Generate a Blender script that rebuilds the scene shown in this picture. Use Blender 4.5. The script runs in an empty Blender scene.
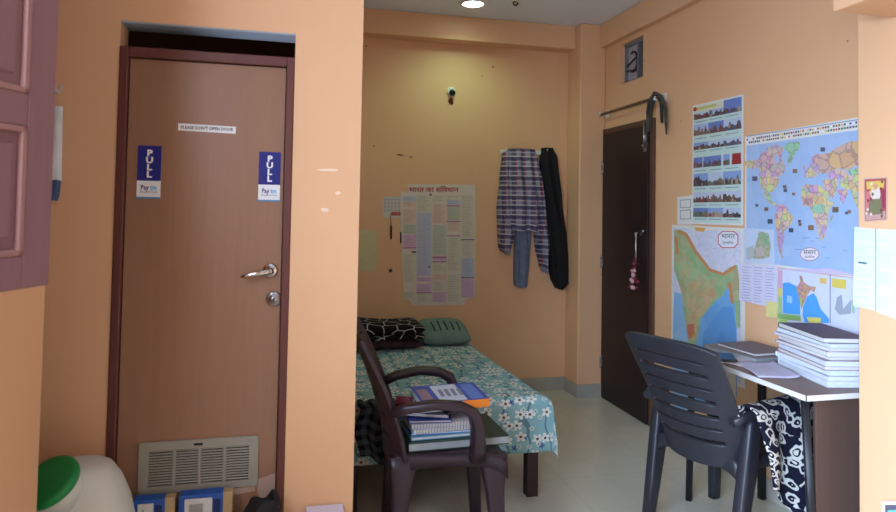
import bpy, bmesh, math, random
from mathutils import Vector, Matrix, Euler
random.seed(7)
S = bpy.context.scene
COL = S.collection
PI = math.pi

# ------------------------------------------------------------------ camera
H = 1.45
F_PX, CY = 650.14, 185.27
YAW, PIT, ROL = .236907, .0340229, .01734903
_F = Vector((math.sin(YAW)*math.cos(PIT), math.cos(YAW)*math.cos(PIT), math.sin(PIT)))
_r = Vector((math.cos(YAW), -math.sin(YAW), 0)); _u = _r.cross(_F)
_R = _r*math.cos(ROL) + _u*math.sin(ROL)
_U = -_r*math.sin(ROL) + _u*math.cos(ROL)
cam_d = bpy.data.cameras.new('camera'); cam = bpy.data.objects.new('camera', cam_d); COL.objects.link(cam)
m = Matrix.Identity(4)
for i in range(3):
    m[i][0], m[i][1], m[i][2] = _R[i], _U[i], -_F[i]
m[2][3] = H
cam.matrix_world = m
cam_d.sensor_width = 36; cam_d.sensor_fit = 'HORIZONTAL'
cam_d.lens = F_PX*36/896
cam_d.shift_y = -(256-CY)/896
cam_d.clip_start = .02
cam_d.dof.use_dof = True; cam_d.dof.focus_distance = 3.4; cam_d.dof.aperture_fstop = 3.2
S.camera = cam

# ------------------------------------------------------------------ world, lights, exposure
w = bpy.data.worlds.new('world'); S.world = w; w.use_nodes = True
bg = w.node_tree.nodes['Background']; bg.inputs[0].default_value = (.75, .87, 1, 1); bg.inputs[1].default_value = 1.2

def area(name, loc, target, sx, sy, energy, color, spread=180):
    d = bpy.data.lights.new(name, 'AREA'); d.shape = 'RECTANGLE'; d.size = sx; d.size_y = sy
    d.energy = energy; d.color = color; d.spread = math.radians(spread)
    o = bpy.data.objects.new(name, d); COL.objects.link(o); o.location = loc
    o.rotation_euler = (Vector(target)-Vector(loc)).to_track_quat('-Z', 'Y').to_euler()
    return o
area('pillar_fill', (-.92, -.42, 1.05), (2.1, 1.75, .25), 1.15, 1.9, 39, (.69, .92, 1.30), 62)          # added light for the near pillar, through an unseen opening in the left wall
area('daylight_window', (-.95, .9, 1.85), (2.1, 1.7, 1.2), .95, 1.2, 66, (.74, .94, 1.26))       # through the side window       # through the side window
area('daylight_doorway', (.9, -1.32, 1.1), (1.0, 4.0, 1.2), 1.2, 2.0, 2.5, (.80, .91, 1.06))    # through the doorway behind the camera
bl = bpy.data.lights.new('bathroom_daylight', 'SPOT'); bl.energy = 8; bl.color = (.62, .78, 1); bl.shadow_soft_size = .08; bl.spot_size = .9; bl.spot_blend = .6
blo = bpy.data.objects.new('bathroom_daylight', bl); COL.objects.link(blo); blo.location = (-.08, 3.0, 1.62); blo.rotation_euler = (Vector((-.08, 2.55, 2.094))-Vector((-.08, 3.0, 1.62))).to_track_quat('-Z', 'Y').to_euler()
sd = bpy.data.lights.new('downlight_beam', 'SPOT'); sd.energy = 16; sd.color = (.56, 1, .60); sd.spot_size = 2.6; sd.spot_blend = .8; sd.shadow_soft_size = .05
so = bpy.data.objects.new('downlight_beam', sd); COL.objects.link(so); so.location = (1.237, 4.456, 2.885)

vs = S.view_settings
vs.view_transform = 'Standard'; vs.look = 'None'; vs.gamma = 1; vs.use_curve_mapping = False
vs.exposure = 0.0

# ------------------------------------------------------------------ helpers
def at(px, py, axis, val):
    d = _R*((px-448)/F_PX) - _U*((py-CY)/F_PX) + _F
    c = Vector((0, 0, H)); t = (val-c[axis])/d[axis]
    return c + d*t

def lin(c):
    return tuple((v/255/12.92 if v/255 <= .04045 else ((v/255+.055)/1.055)**2.4) for v in c)

MATS = {}
def mat(name, rgb, rough=.6, metal=0, spec=.4, var=.06, scale=8, bump=0, sheen=0, trans=0):
    if name in MATS: return MATS[name]
    M = bpy.data.materials.new(name); M.use_nodes = True; nt = M.node_tree
    b = nt.nodes['Principled BSDF']
    b.inputs['Roughness'].default_value = rough; b.inputs['Metallic'].default_value = metal
    b.inputs['Specular IOR Level'].default_value = spec
    if sheen: b.inputs['Sheen Weight'].default_value = sheen
    if trans: b.inputs['Transmission Weight'].default_value = trans
    c = lin(rgb)
    tc = nt.nodes.new('ShaderNodeTexCoord'); n = nt.nodes.new('ShaderNodeTexNoise')
    n.inputs['Scale'].default_value = scale; n.inputs['Detail'].default_value = 5
    nt.links.new(tc.outputs['Object'], n.inputs['Vector'])
    r = nt.nodes.new('ShaderNodeValToRGB')
    r.color_ramp.elements[0].position = .3; r.color_ramp.elements[1].position = .7
    r.color_ramp.elements[0].color = tuple(x*(1-var) for x in c)+(1,)
    r.color_ramp.elements[1].color = tuple(min(1, x*(1+var)) for x in c)+(1,)
    nt.links.new(n.outputs['Fac'], r.inputs[0]); nt.links.new(r.outputs[0], b.inputs['Base Color'])
    if bump:
        bp = nt.nodes.new('ShaderNodeBump'); bp.inputs['Strength'].default_value = bump; bp.inputs['Distance'].default_value = .01
        nt.links.new(n.outputs['Fac'], bp.inputs['Height']); nt.links.new(bp.outputs[0], b.inputs['Normal'])
    MATS[name] = M
    return M

def ink(r, g, b_, rough=.55):
    return mat('print_%d_%d_%d' % (r, g, b_), (r, g, b_), rough, var=.03, scale=30)

def mapink(r, g_, b_, scale=30, amt=.5, edge=.5, pal=None):
    """printed map area: small differently tinted regions with fine borders"""
    nm = 'map_print_%d_%d_%d_%d' % (r, g_, b_, scale)
    if nm in MATS: return MATS[nm]
    g = NG(nm); tc = g.obj()
    n = g.node('ShaderNodeTexNoise'); n.inputs['Scale'].default_value = scale*1.6; g.link(tc, n.inputs['Vector'])
    mx = g.node('ShaderNodeVectorMath', operation='MULTIPLY_ADD'); g.link(n.outputs['Color'], mx.inputs[0]); mx.inputs[1].default_value = (.6/scale,)*3; g.link(tc, mx.inputs[2])
    v = g.node('ShaderNodeTexVoronoi'); v.inputs['Scale'].default_value = scale; g.link(mx.outputs[0], v.inputs['Vector'])
    rp = g.node('ShaderNodeValToRGB'); rp.color_ramp.interpolation = 'CONSTANT'
    pal = pal or [(214, 168, 204), (226, 212, 140), (180, 210, 150), (222, 190, 150), (190, 166, 206), (206, 150, 150)]
    el = rp.color_ramp.elements
    while len(el) < len(pal): el.new(.5)
    for i, p_ in enumerate(pal): el[i].position = i/len(pal); el[i].color = lin(p_)+(1,)
    g.link(g.sep(v.outputs['Color'])[0], rp.inputs[0])
    c = g.mix(amt, lin((r, g_, b_)), rp.outputs[0])
    ve = g.node('ShaderNodeTexVoronoi', feature='DISTANCE_TO_EDGE'); ve.inputs['Scale'].default_value = scale; g.link(mx.outputs[0], ve.inputs['Vector'])
    c = g.mix(g.math('MULTIPLY', g.math('LESS_THAN', ve.outputs['Distance'], .06), edge), c, lin((130, 110, 120)))
    MATS[nm] = g.done(c, .55, .4)
    return g.M

class NG:
    """small node-graph helper"""
    def __init__(s, name):
        s.M = bpy.data.materials.new(name); s.M.use_nodes = True; s.nt = s.M.node_tree
        s.b = s.nt.nodes['Principled BSDF']
    def node(s, t, **kw):
        n = s.nt.nodes.new(t)
        for k, v in kw.items(): setattr(n, k, v)
        return n
    def link(s, a, b): s.nt.links.new(a, b)
    def math(s, op, a, b=None, c=None):
        n = s.node('ShaderNodeMath', operation=op)
        for i, v in enumerate((a, b, c)):
            if v is None: continue
            if isinstance(v, (int, float)): n.inputs[i].default_value = v
            else: s.link(v, n.inputs[i])
        return n.outputs[0]
    def mix(s, f, a, b):
        n = s.node('ShaderNodeMix', data_type='RGBA')
        if isinstance(f, (int, float)): n.inputs[0].default_value = f
        else: s.link(f, n.inputs[0])
        for i, v in ((6, a), (7, b)):
            if isinstance(v, tuple): n.inputs[i].default_value = (v+(1,))[:4]
            else: s.link(v, n.inputs[i])
        return n.outputs[2]
    def sep(s, sock):
        n = s.node('ShaderNodeSeparateXYZ'); s.link(sock, n.inputs[0]); return n.outputs
    def uv(s): return s.node('ShaderNodeTexCoord').outputs['UV']
    def obj(s): return s.node('ShaderNodeTexCoord').outputs['Object']
    def done(s, colour, rough=.8, spec=.3):
        if isinstance(colour, tuple): s.b.inputs['Base Color'].default_value = colour+(1,)
        else: s.link(colour, s.b.inputs['Base Color'])
        s.b.inputs['Roughness'].default_value = rough; s.b.inputs['Specular IOR Level'].default_value = spec
        return s.M

class MB:
    def __init__(s): s.bm = bmesh.new(); s.mats = []; s.uvl = None
    def mi(s, m):
        if m not in s.mats: s.mats.append(m)
        return s.mats.index(m)
    def face(s, pts, m, smooth=False):
        vs_ = [s.bm.verts.new(p) for p in pts]
        try: f = s.bm.faces.new(vs_)
        except ValueError: return
        f.material_index = s.mi(m); f.smooth = smooth
        return f
    def box(s, p0, p1, m, M=None):
        x0, y0, z0 = p0; x1, y1, z1 = p1
        P = [Vector(q) for q in ((x0,y0,z0),(x1,y0,z0),(x1,y1,z0),(x0,y1,z0),(x0,y0,z1),(x1,y0,z1),(x1,y1,z1),(x0,y1,z1))]
        if M is not None: P = [M @ q for q in P]
        v = [s.bm.verts.new(p) for p in P]; k = s.mi(m)
        for a in ((0,3,2,1),(4,5,6,7),(0,1,5,4),(1,2,6,5),(2,3,7,6),(3,0,4,7)):
            f = s.bm.faces.new([v[i] for i in a]); f.material_index = k
    def rings(s, rings, m, cap=True, smooth=True, closed=False):
        k = s.mi(m); L = [[s.bm.verts.new(p) for p in r] for r in rings]
        n = len(L[0]); R = range(len(L)) if closed else range(len(L)-1)
        for i in R:
            a, b = L[i], L[(i+1) % len(L)]
            for j in range(n):
                f = s.bm.faces.new((a[j], a[(j+1) % n], b[(j+1) % n], b[j])); f.smooth = smooth; f.material_index = k
        if cap and not closed:
            for q in (list(reversed(L[0])), L[-1]):
                f = s.bm.faces.new(q); f.material_index = k
    def sweep(s, pts, sizes, m, up=(0,0,1), n=12, p=4., cap=True):
        pts = [Vector(q) for q in pts]; up = Vector(up); rr = []
        if not isinstance(sizes, list): sizes = [sizes]*len(pts)
        for i, q in enumerate(pts):
            t = (pts[min(i+1, len(pts)-1)]-pts[max(i-1, 0)]).normalized()
            a = t.cross(up)
            if a.length < 1e-4: a = t.cross(Vector((1, 0, 0)))
            a.normalize(); b = a.cross(t).normalized(); up = b
            ring = []
            for j in range(n):
                th = 2*PI*(j+.5)/n; c, d = math.cos(th), math.sin(th)
                e = 2./p
                ring.append(q + a*(sizes[i][0]/2*math.copysign(abs(c)**e, c)) + b*(sizes[i][1]/2*math.copysign(abs(d)**e, d)))
            rr.append(ring)
        s.rings(rr, m, cap)
    def tube(s, pts, r, m, n=8): s.sweep(pts, (2*r, 2*r), m, n=n, p=2.)
    def lathe(s, prof, m, M=None, n=24, cap=True):
        rr = []
        for (r, z) in prof:
            ring = [Vector((r*math.cos(2*PI*j/n), r*math.sin(2*PI*j/n), z)) for j in range(n)]
            if M is not None: ring = [M @ q for q in ring]
            rr.append(ring)
        s.rings(rr, m, cap)
    def grid(s, fn, nu, nv, m, uvf=None, skip=None, smooth=True):
        k = s.mi(m)
        V = [[s.bm.verts.new(fn(i/nu, j/nv)) for i in range(nu+1)] for j in range(nv+1)]
        if s.uvl is None: s.uvl = s.bm.loops.layers.uv.new('UVMap')
        for j in range(nv):
            for i in range(nu):
                if skip and skip((i+.5)/nu, (j+.5)/nv): continue
                f = s.bm.faces.new((V[j][i], V[j][i+1], V[j+1][i+1], V[j+1][i])); f.smooth = smooth; f.material_index = k
                if uvf:
                    for lp, (a, b) in zip(f.loops, ((i, j), (i+1, j), (i+1, j+1), (i, j+1))): lp[s.uvl].uv = uvf(a/nu, b/nv)
    def build(s, name, parent=None, bevel=0, solid=0, subsurf=0, offset=0, seg=2, recalc=True, loc=None, rot=None):
        me = bpy.data.meshes.new(name)
        if recalc: bmesh.ops.recalc_face_normals(s.bm, faces=s.bm.faces)
        s.bm.to_mesh(me); s.bm.free()
        for m_ in s.mats: me.materials.append(m_)
        o = bpy.data.objects.new(name, me); COL.objects.link(o)
        if solid:
            q = o.modifiers.new('solid', 'SOLIDIFY'); q.thickness = solid; q.offset = offset
        if bevel:
            q = o.modifiers.new('bevel', 'BEVEL'); q.width = bevel; q.segments = seg; q.limit_method = 'ANGLE'
        if subsurf:
            q = o.modifiers.new('sub', 'SUBSURF'); q.levels = subsurf; q.render_levels = subsurf
        if parent: o.parent = parent
        if loc: o.location = loc
        if rot: o.rotation_euler = rot
        return o

def structure(o): o['kind'] = 'structure'; return o
def tag(o, label, cat, group=None):
    o['label'] = label; o['category'] = cat
    if group: o['group'] = group
    return o
def empty(name, loc, label, cat, rotz=0, group=None):
    o = bpy.data.objects.new(name, None); COL.objects.link(o); o.location = loc; o.rotation_euler = (0, 0, rotz); o.empty_display_size = .1
    return tag(o, label, cat, group)

class Fr:
    """a flat frame on a wall: origin, u (to the right as seen), v (up), n (towards the room)"""
    def __init__(s, o, u, n): s.o = Vector(o); s.u = Vector(u).normalized(); s.n = Vector(n).normalized(); s.v = Vector((0, 0, 1))
    def p(s, u, v, h=0): return s.o + s.u*u + s.v*v + s.n*h
RW = 2.405; BW = 4.93; CXF = 2.107; DWY = 2.5
FRr = Fr((RW, 0, 0), (0, -1, 0), (-1, 0, 0))      # right wall: u = -y
FRb = Fr((0, BW, 0), (1, 0, 0), (0, -1, 0))       # back wall: u = x
FRc = Fr((CXF, 0, 0), (0, -1, 0), (-1, 0, 0))     # near pillar face
FRd = Fr((0, 2.512, 0), (1, 0, 0), (0, -1, 0))    # bathroom door face

def text_tris(s, size=1., bold=0., spacing=1.):
    cu = bpy.data.curves.new('t', 'FONT'); cu.body = s; cu.size = size; cu.align_x = 'CENTER'; cu.align_y = 'CENTER'
    cu.resolution_u = 2; cu.offset = bold; cu.space_character = spacing
    o = bpy.data.objects.new('t', cu); COL.objects.link(o)
    dg = bpy.context.evaluated_depsgraph_get(); e = o.evaluated_get(dg); me = e.to_mesh()
    V = [(v.co.x, v.co.y) for v in me.vertices]; Fc = [tuple(p.vertices) for p in me.polygons]
    e.to_mesh_clear(); bpy.data.objects.remove(o); bpy.data.curves.remove(cu)
    return V, Fc

class Art(MB):
    """flat printed artwork on a wall frame; layers lie a fraction of a millimetre apart"""
    def __init__(s, fr, h=.002): super().__init__(); s.fr = fr; s.h = h; s.step = .00035; s.k = 0; s.map = lambda a, b: (a, b)
    def sheet(s, pts, m, thick=.0012):
        q = [s.map(*p) for p in pts]
        f = [s.bm.verts.new(s.fr.p(u, v, s.h)) for u, v in q]; b = [s.bm.verts.new(s.fr.p(u, v, s.h-thick)) for u, v in q]
        k = s.mi(m); n = len(f)
        fs = [s.bm.faces.new(f), s.bm.faces.new(list(reversed(b)))]
        fs += [s.bm.faces.new((f[i], b[i], b[(i+1) % n], f[(i+1) % n])) for i in range(n)]
        for x in fs: x.material_index = k
    def poly(s, pts, m, layer=1):
        q = [s.map(*p) for p in pts]; s.k += 1
        s.face([s.fr.p(u, v, s.h+layer*s.step+s.k*6e-6) for u, v in q], m)
    def rect(s, a0, b0, a1, b1, m, layer=1): s.poly([(a0, b0), (a1, b0), (a1, b1), (a0, b1)], m, layer)
    def ell(s, a, b, ra, rb, m, layer=1, n=20): s.poly([(a+ra*math.cos(2*PI*i/n), b+rb*math.sin(2*PI*i/n)) for i in range(n)], m, layer)
    def text(s, st, a, b, size, m, layer=2, bold=0., sx=1., flip=False):
        V, Fc = text_tris(st, size, bold); s.k += 1
        k = s.mi(m); sg = -1 if flip else 1
        vv = [s.bm.verts.new(s.fr.p(*s.map(a+x*sx, b+y*sg), s.h+layer*s.step+s.k*6e-6)) for x, y in V]
        for f in Fc:
            try: q = s.bm.faces.new([vv[i] for i in f]); q.material_index = k
            except ValueError: pass

# ------------------------------------------------------------------ surface materials
def wall_material():
    g = NG('orange_wall_paint')
    tc = g.obj()
    n1 = g.node('ShaderNodeTexNoise'); n1.inputs['Scale'].default_value = 1.6; n1.inputs['Detail'].default_value = 6; g.link(tc, n1.inputs['Vector'])
    n2 = g.node('ShaderNodeTexNoise'); n2.inputs['Scale'].default_value = 60; n2.inputs['Detail'].default_value = 4; g.link(tc, n2.inputs['Vector'])
    c = g.mix(n1.outputs['Fac'], lin((224, 174, 130)), lin((232, 185, 143)))
    v = g.node('ShaderNodeTexVoronoi'); v.inputs['Scale'].default_value = 3.1; g.link(tc, v.inputs['Vector'])
    chip = g.math('LESS_THAN', v.outputs['Distance'], .018)
    c = g.mix(g.math('MULTIPLY', chip, .7), c, lin((150, 105, 70)))
    bp = g.node('ShaderNodeBump'); bp.inputs['Strength'].default_value = .06; bp.inputs['Distance'].default_value = .01
    g.link(n2.outputs['Fac'], bp.inputs['Height']); g.link(bp.outputs[0], g.b.inputs['Normal'])
    return g.done(c, .55, .35)
WALL = wall_material()
CEIL = mat('ceiling_paint', (226, 232, 238), .8, var=.03, scale=3)
def floor_material():
    g = NG('beige_floor_tile'); x, y, z = g.sep(g.obj())
    n = g.node('ShaderNodeTexNoise'); n.inputs['Scale'].default_value = 5; n.inputs['Detail'].default_value = 8; n.inputs['Distortion'].default_value = 1.2; g.link(g.obj(), n.inputs['Vector'])
    c = g.mix(n.outputs['Fac'], lin((196, 192, 174)), lin((214, 210, 194)))
    gx = g.math('LESS_THAN', g.math('FRACT', g.math('MULTIPLY', g.math('ADD', x, 5.15), 1/.6)), .006)
    gy = g.math('LESS_THAN', g.math('FRACT', g.math('MULTIPLY', g.math('ADD', y, 5.1), 1/.6)), .006)
    c = g.mix(g.math('MULTIPLY', g.math('MAXIMUM', gx, gy), .6), c, lin((176, 170, 152)))
    return g.done(c, .2, .5)
FLOOR = floor_material()
SKIRT = mat('skirting_tile', (172, 166, 154), .25, var=.08, scale=6)
def wood(name, a, b, rough=.4, scale=(14, 14, .7), strength=1.):
    g = NG(name); mp = g.node('ShaderNodeMapping'); g.link(g.obj(), mp.inputs[0]); mp.inputs['Scale'].default_value = scale
    n = g.node('ShaderNodeTexNoise'); n.inputs['Scale'].default_value = 4; n.inputs['Detail'].default_value = 8; n.inputs['Distortion'].default_value = .5
    g.link(mp.outputs[0], n.inputs['Vector'])
    return g.done(g.mix(n.outputs['Fac'], lin(a), lin(b)), rough, .4)
DOORW = wood('brown_door_laminate', (142, 103, 78), (156, 116, 91), .34)
FRAMEW = wood('red_brown_frame_paint', (90, 48, 42), (106, 58, 50), .45)
DARKW = wood('dark_brown_door', (31, 18, 20), (38, 22, 24), .45)
DFRAMEW = wood('dark_door_frame', (84, 56, 44), (98, 66, 52), .5)
SHUTW = wood('shutter_wood', (128, 92, 98), (142, 102, 104), .5)
SHUTL = wood('shutter_moulding', (150, 108, 104), (164, 120, 114), .5)
DESKW = wood('desk_laminate', (112, 84, 66), (128, 98, 78), .35, (1.2, 14, 14))
DESKS = wood('desk_side_board', (82, 62, 54), (92, 72, 62), .5)
WHITE = mat('white_edge', (226, 222, 216), .4, var=.02)
BLACKM = mat('black_metal', (24, 24, 28), .45, var=.1)
STEEL = mat('brushed_steel', (176, 172, 172), .28, metal=1, var=.05, scale=40)
CHROME = mat('chrome', (205, 200, 200), .14, metal=1, var=.02)
PAPER = mat('paper_white', (226, 222, 214), .8, var=.03, scale=12)
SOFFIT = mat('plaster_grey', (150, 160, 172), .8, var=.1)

# ------------------------------------------------------------------ room shell
b = MB(); b.box((-1.4, -1.4, -.1), (2.7, 5.1, 0), FLOOR); structure(b.build('floor'))
b = MB(); b.box((-1.4, -1.4, 2.92), (2.7, 5.1, 3.02), CEIL); structure(b.build('ceiling'))
b = MB(); b.box((-1.4, BW, 0), (2.7, 5.08, 2.92), WALL); structure(b.build('wall_back'))
b = MB()                                            # right wall with the ventilator opening
VY0, VY1, VZ0, VZ1 = 4.13, 4.45, 2.40, 2.70
b.box((RW, -1.25, 0), (2.56, VY0, 2.92), WALL); b.box((RW, VY1, 0), (2.56, BW, 2.92), WALL)
b.box((RW, VY0, 0), (2.56, VY1, VZ0), WALL); b.box((RW, VY0, VZ1), (2.56, VY1, 2.92), WALL)
structure(b.build('wall_right'))
b = MB()                                            # wall carrying the bathroom door
EX = .256
b.box((-1.3, DWY, 0), (-.603, DWY+.12, 2.92), WALL); b.box((.003, DWY, 0), (EX, DWY+.12, 2.92), WALL)
b.box((-.603, DWY, 2.094), (.003, DWY+.12, 2.92), WALL)
structure(b.build('wall_partition'))
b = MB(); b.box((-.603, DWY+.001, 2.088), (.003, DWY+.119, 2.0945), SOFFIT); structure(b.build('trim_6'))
b = MB(); b.box((.10, DWY+.12, 0), (.20, BW, 2.92), WALL); structure(b.build('wall_bathroom'))
b = MB()                                            # left wall with the window opening, ends short of the partition
LW = -.681
b.box((-.83, .22, 0), (LW, .45, 2.92), WALL); b.box((-.83, -1.25, 0), (LW, -1.05, 2.92), WALL); b.box((-.83, -1.05, 2.25), (LW, .22, 2.92), WALL); b.box((-.83, 1.37, 0), (LW, 2.1, 2.92), WALL)  # also leaves an added, unseen opening that lets in the pillar light
b.box((-.83, .45, 0), (LW, 1.37, 1.25), WALL); b.box((-.83, .45, 2.4), (LW, 1.37, 2.92), WALL)
b.box((-1.3, 1.95, 0), (-.83, 2.1, 2.92), WALL)
structure(b.build('wall_left'))
b = MB(); b.box((-1.4, 1.95, 0), (-1.3, BW, 2.92), WALL); structure(b.build('wall_alcove'))
b = MB(); b.box((-.83, -1.35, 0), (.3, -1.25, 2.92), WALL); b.box((1.5, -1.35, 0), (2.56, -1.25, 2.92), WALL); b.box((.3, -1.35, 2.1), (1.5, -1.25, 2.92), WALL)
structure(b.build('wall_front'))
b = MB(); b.box((2.187, 4.69, 0), (RW, BW, 2.92), WALL); structure(b.build('wall_corner_pillar', bevel=.012, seg=3))
b = MB(); b.box((CXF, 1.1, 0), (RW, 2.05, 2.92), WALL); structure(b.build('wall_near_pillar', bevel=.008, seg=3))
b = MB(); b.box((.2, 4.79, 2.735), (2.187, BW, 2.92), WALL); structure(b.build('trim_1', bevel=.006))
b = MB(); b.box((2.352, 2.05, 2.735), (RW, 4.69, 2.92), WALL); structure(b.build('trim_2', bevel=.01))
b = MB(); b.box((1.845, 1.7, 2.165), (CXF, 1.9, 2.4), WALL); structure(b.build('trim_3', bevel=.01))
b = MB(); b.box((.2, BW-.012, 0), (2.187, BW, .1), SKIRT); structure(b.build('baseboard_back', bevel=.002))
b = MB(); b.box((2.175, 4.678, 0), (RW-.001, 4.69, .1), SKIRT); b.box((2.175, 4.69, 0), (2.187, BW-.012, .1), SKIRT); structure(b.build('baseboard_pillar', bevel=.002))
b = MB(); b.box((RW-.01, 2.05, 0), (RW, 3.93, .1), SKIRT); structure(b.build('baseboard_right', bevel=.002))
# paint scuffs and pale repairs on the walls
def scuffs(name, fr, pts, m):
    a = Art(fr, .0006); a.map = lambda u, v: (u, v)
    for (u, v, ru, rv) in pts:
        a.poly([(u+ru*math.cos(t*PI/5)*random.uniform(.6, 1.1), v+rv*math.sin(t*PI/5)*random.uniform(.6, 1.1)) for t in range(10)], m)
    return structure(a.build(name, recalc=False))
SC = mat('paint_chip_dark', (96, 62, 40), .8)
def onb(px, py): q = at(px, py, 1, BW); return (q.x, q.z)
P = lambda px, py, r, r2: onb(px, py)+(r, r2)
scuffs('trim_4', FRb, [P(374, 146, .008, .008), P(400, 155, .035, .007), P(411, 157, .012, .006), P(493, 67, .008, .01), P(482, 76, .005, .005), P(451, 101, .022, .035), P(366, 46, .008, .008)], SC)
SCL = mat('paint_chip_pale', (242, 214, 190), .8)
def ond(px, py): q = at(px, py, 1, DWY); return (q.x, q.z)
P = lambda px, py, r, r2: ond(px, py)+(r, r2)
FRp = Fr((0, DWY, 0), (1, 0, 0), (0, -1, 0))
scuffs('trim_5', FRp, [P(328, 170, .045, .007), P(338, 193, .012, .008), P(325, 210, .02, .008)], SCL)

# ------------------------------------------------------------------ bathroom door
dr = bpy.data.objects.new('door_1', None); COL.objects.link(dr); dr.location = (-.3, 2.53, 0); structure(dr)
def W(o, root):                                     # parent while keeping world coordinates
    o.parent = root; o.matrix_parent_inverse = root.matrix_basis.inverted(); return o
def relp(root):
    bpy.context.view_layer.update()
b = MB(); b.box((-.602, 2.494, 0), (-.572, 2.58, 2.003), FRAMEW); b.box((-.026, 2.494, 0), (.002, 2.58, 2.003), FRAMEW); b.box((-.572, 2.494, 1.966), (-.026, 2.58, 2.003), FRAMEW)
W(b.build('door_frame', bevel=.004), dr)
b = MB(); b.box((-.570, 2.512, .02), (-.028, 2.55, 1.964), DOORW); dpan = W(b.build('door_panel', bevel=.002), dr)
# lever handle
b = MB(); M = Matrix.Translation((-.068, 2.512, 1.205)) @ Matrix.Rotation(PI/2, 4, 'X')
b.lathe([(.027, 0), (.027, .006), (.022, .011), (.011, .013), (.010, .04), (.006, .045)], CHROME, M)
b.sweep([(-.068, 2.474, 1.205), (-.10, 2.470, 1.199), (-.15, 2.470, 1.190), (-.168, 2.476, 1.186)], [(.018, .02), (.015, .018), (.014, .017), (.008, .010)], CHROME, n=10, p=2.2)
W(b.build('door_handle'), dpan)
b = MB(); M = Matrix.Translation((-.052, 2.512, 1.100)) @ Matrix.Rotation(PI/2, 4, 'X')
b.lathe([(.028, 0), (.028, .006), (.024, .010), (.013, .011), (.011, .016), (.004, .017)], STEEL, M); b.box((-.055, 2.493, 1.093), (-.049, 2.497, 1.107), BLACKM)
W(b.build('lock', recalc=True), dpan)
# louvred vent
GV = mat('vent_grey_plastic', (150, 146, 132), .5, var=.08); DK = mat('vent_shadow_gap', (26, 24, 22), .9)
b = MB(); x0, x1, z0, z1 = -.497, -.092, .422, .602
b.box((x0, 2.503, z0), (x1, 2.512, z0+.025), GV); b.box((x0, 2.503, z1-.03), (x1, 2.512, z1), GV); b.box((x0, 2.503, z0+.025), (x0+.033, 2.512, z1-.03), GV); b.box((x1-.033, 2.503, z0+.025), (x1, 2.512, z1-.03), GV)
b.box((x0+.02, 2.5105, z0+.02), (x1-.02, 2.5118, z1-.02), DK)
for k in range(1, 4):
    xc = x0+.033+(x1-x0-.066)*k/4; b.box((xc-.005, 2.504, z0+.02), (xc+.005, 2.512, z1-.02), GV)
for k in range(13):
    zc = z0+.031+k*(z1-z0-.066)/12; Mx = Matrix.Translation((0, 2.5085, zc)) @ Matrix.Rotation(-.6, 4, 'X')
    b.box((x0+.03, -.004, -.0022), (x1-.03, .004, .0022), GV, Mx)
b.box((-.315, 2.5015, z1-.02), (-.285, 2.5035, z1-.012), DK)
W(b.build('vent_grille'), dpan)
# peeling laminate under the vent, right corner
b = MB(); b.face([(-.10, 2.5105, .44), (-.03, 2.5105, .46), (-.03, 2.5105, .36), (-.055, 2.5105, .345), (-.075, 2.5105, .36), (-.09, 2.5105, .39)], mat('bare_ply', (176, 150, 134), .8, var=.15)); b.face([(-.28,2.5105,.40),(-.10,2.5105,.425),(-.10,2.5105,.40),(-.2,2.5105,.39)], MATS['bare_ply'])
W(b.build('peeled_edge', recalc=False), dpan)
NAVY = ink(24, 28, 120); WHT = ink(232, 232, 232); CYAN = ink(40, 160, 215); BLK = ink(28, 26, 30)
def pull(label, x0, z0, x1, z1, tilt):
    a = Art(FRd, .0016); cx, cz = (x0+x1)/2, (z0+z1)/2; wd, ht = x1-x0, z1-z0
    a.map = lambda u, v: (cx+(u-.5)*wd-(v-.5)*ht*tilt, cz+(v-.5)*ht+(u-.5)*wd*tilt)
    a.sheet([(0, 0), (1, 0), (1, 1), (0, 1)], WHT)
    a.rect(0, .34, 1, 1, NAVY)
    for k, ch in enumerate('PULL'):
        V, Fc = text_tris(ch, .16, .007); vv = [a.bm.verts.new(FRd.p(*a.map(.5+x*ht/wd*1.15, .86-.135*k+y), a.h+3*a.step)) for x, y in V]
        for f in Fc: a.bm.faces.new([vv[i] for i in f]).material_index = a.mi(WHT)
    a.rect(-.02, 0, 1, .035, ink(70, 130, 165))
    a.text('Pay', .33, .21, .13, ink(20, 36, 96), bold=.003, sx=ht/wd*.8); a.text('tm', .70, .21, .13, CYAN, bold=.003, sx=ht/wd*.8)
    a.text('Accepted Here', .5, .13, .055, ink(90, 90, 100), sx=ht/wd*.9)
    return tag(a.build('pull_sticker', recalc=False), label, 'sticker', 'PULL stickers on the brown door')
pull('navy and white PULL sticker near the left edge of the brown door', -.534, 1.462, -.455, 1.652, .0)
pull('navy and white PULL sticker by the right edge of the door, above the handle', -.118, 1.460, -.040, 1.645, .0)
a = Art(FRd, .0016); a.sheet([(-.403, 1.712), (-.204, 1.708), (-.203, 1.734), (-.403, 1.738)], WHT)
a.text("PLEASE DON'T OPEN DOOR", -.303, 1.7228, .0155, BLK, bold=.0003, sx=.92)
tag(a.build('door_notice', recalc=False), 'narrow white printed notice strip high on the brown door', 'sign')

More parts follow.
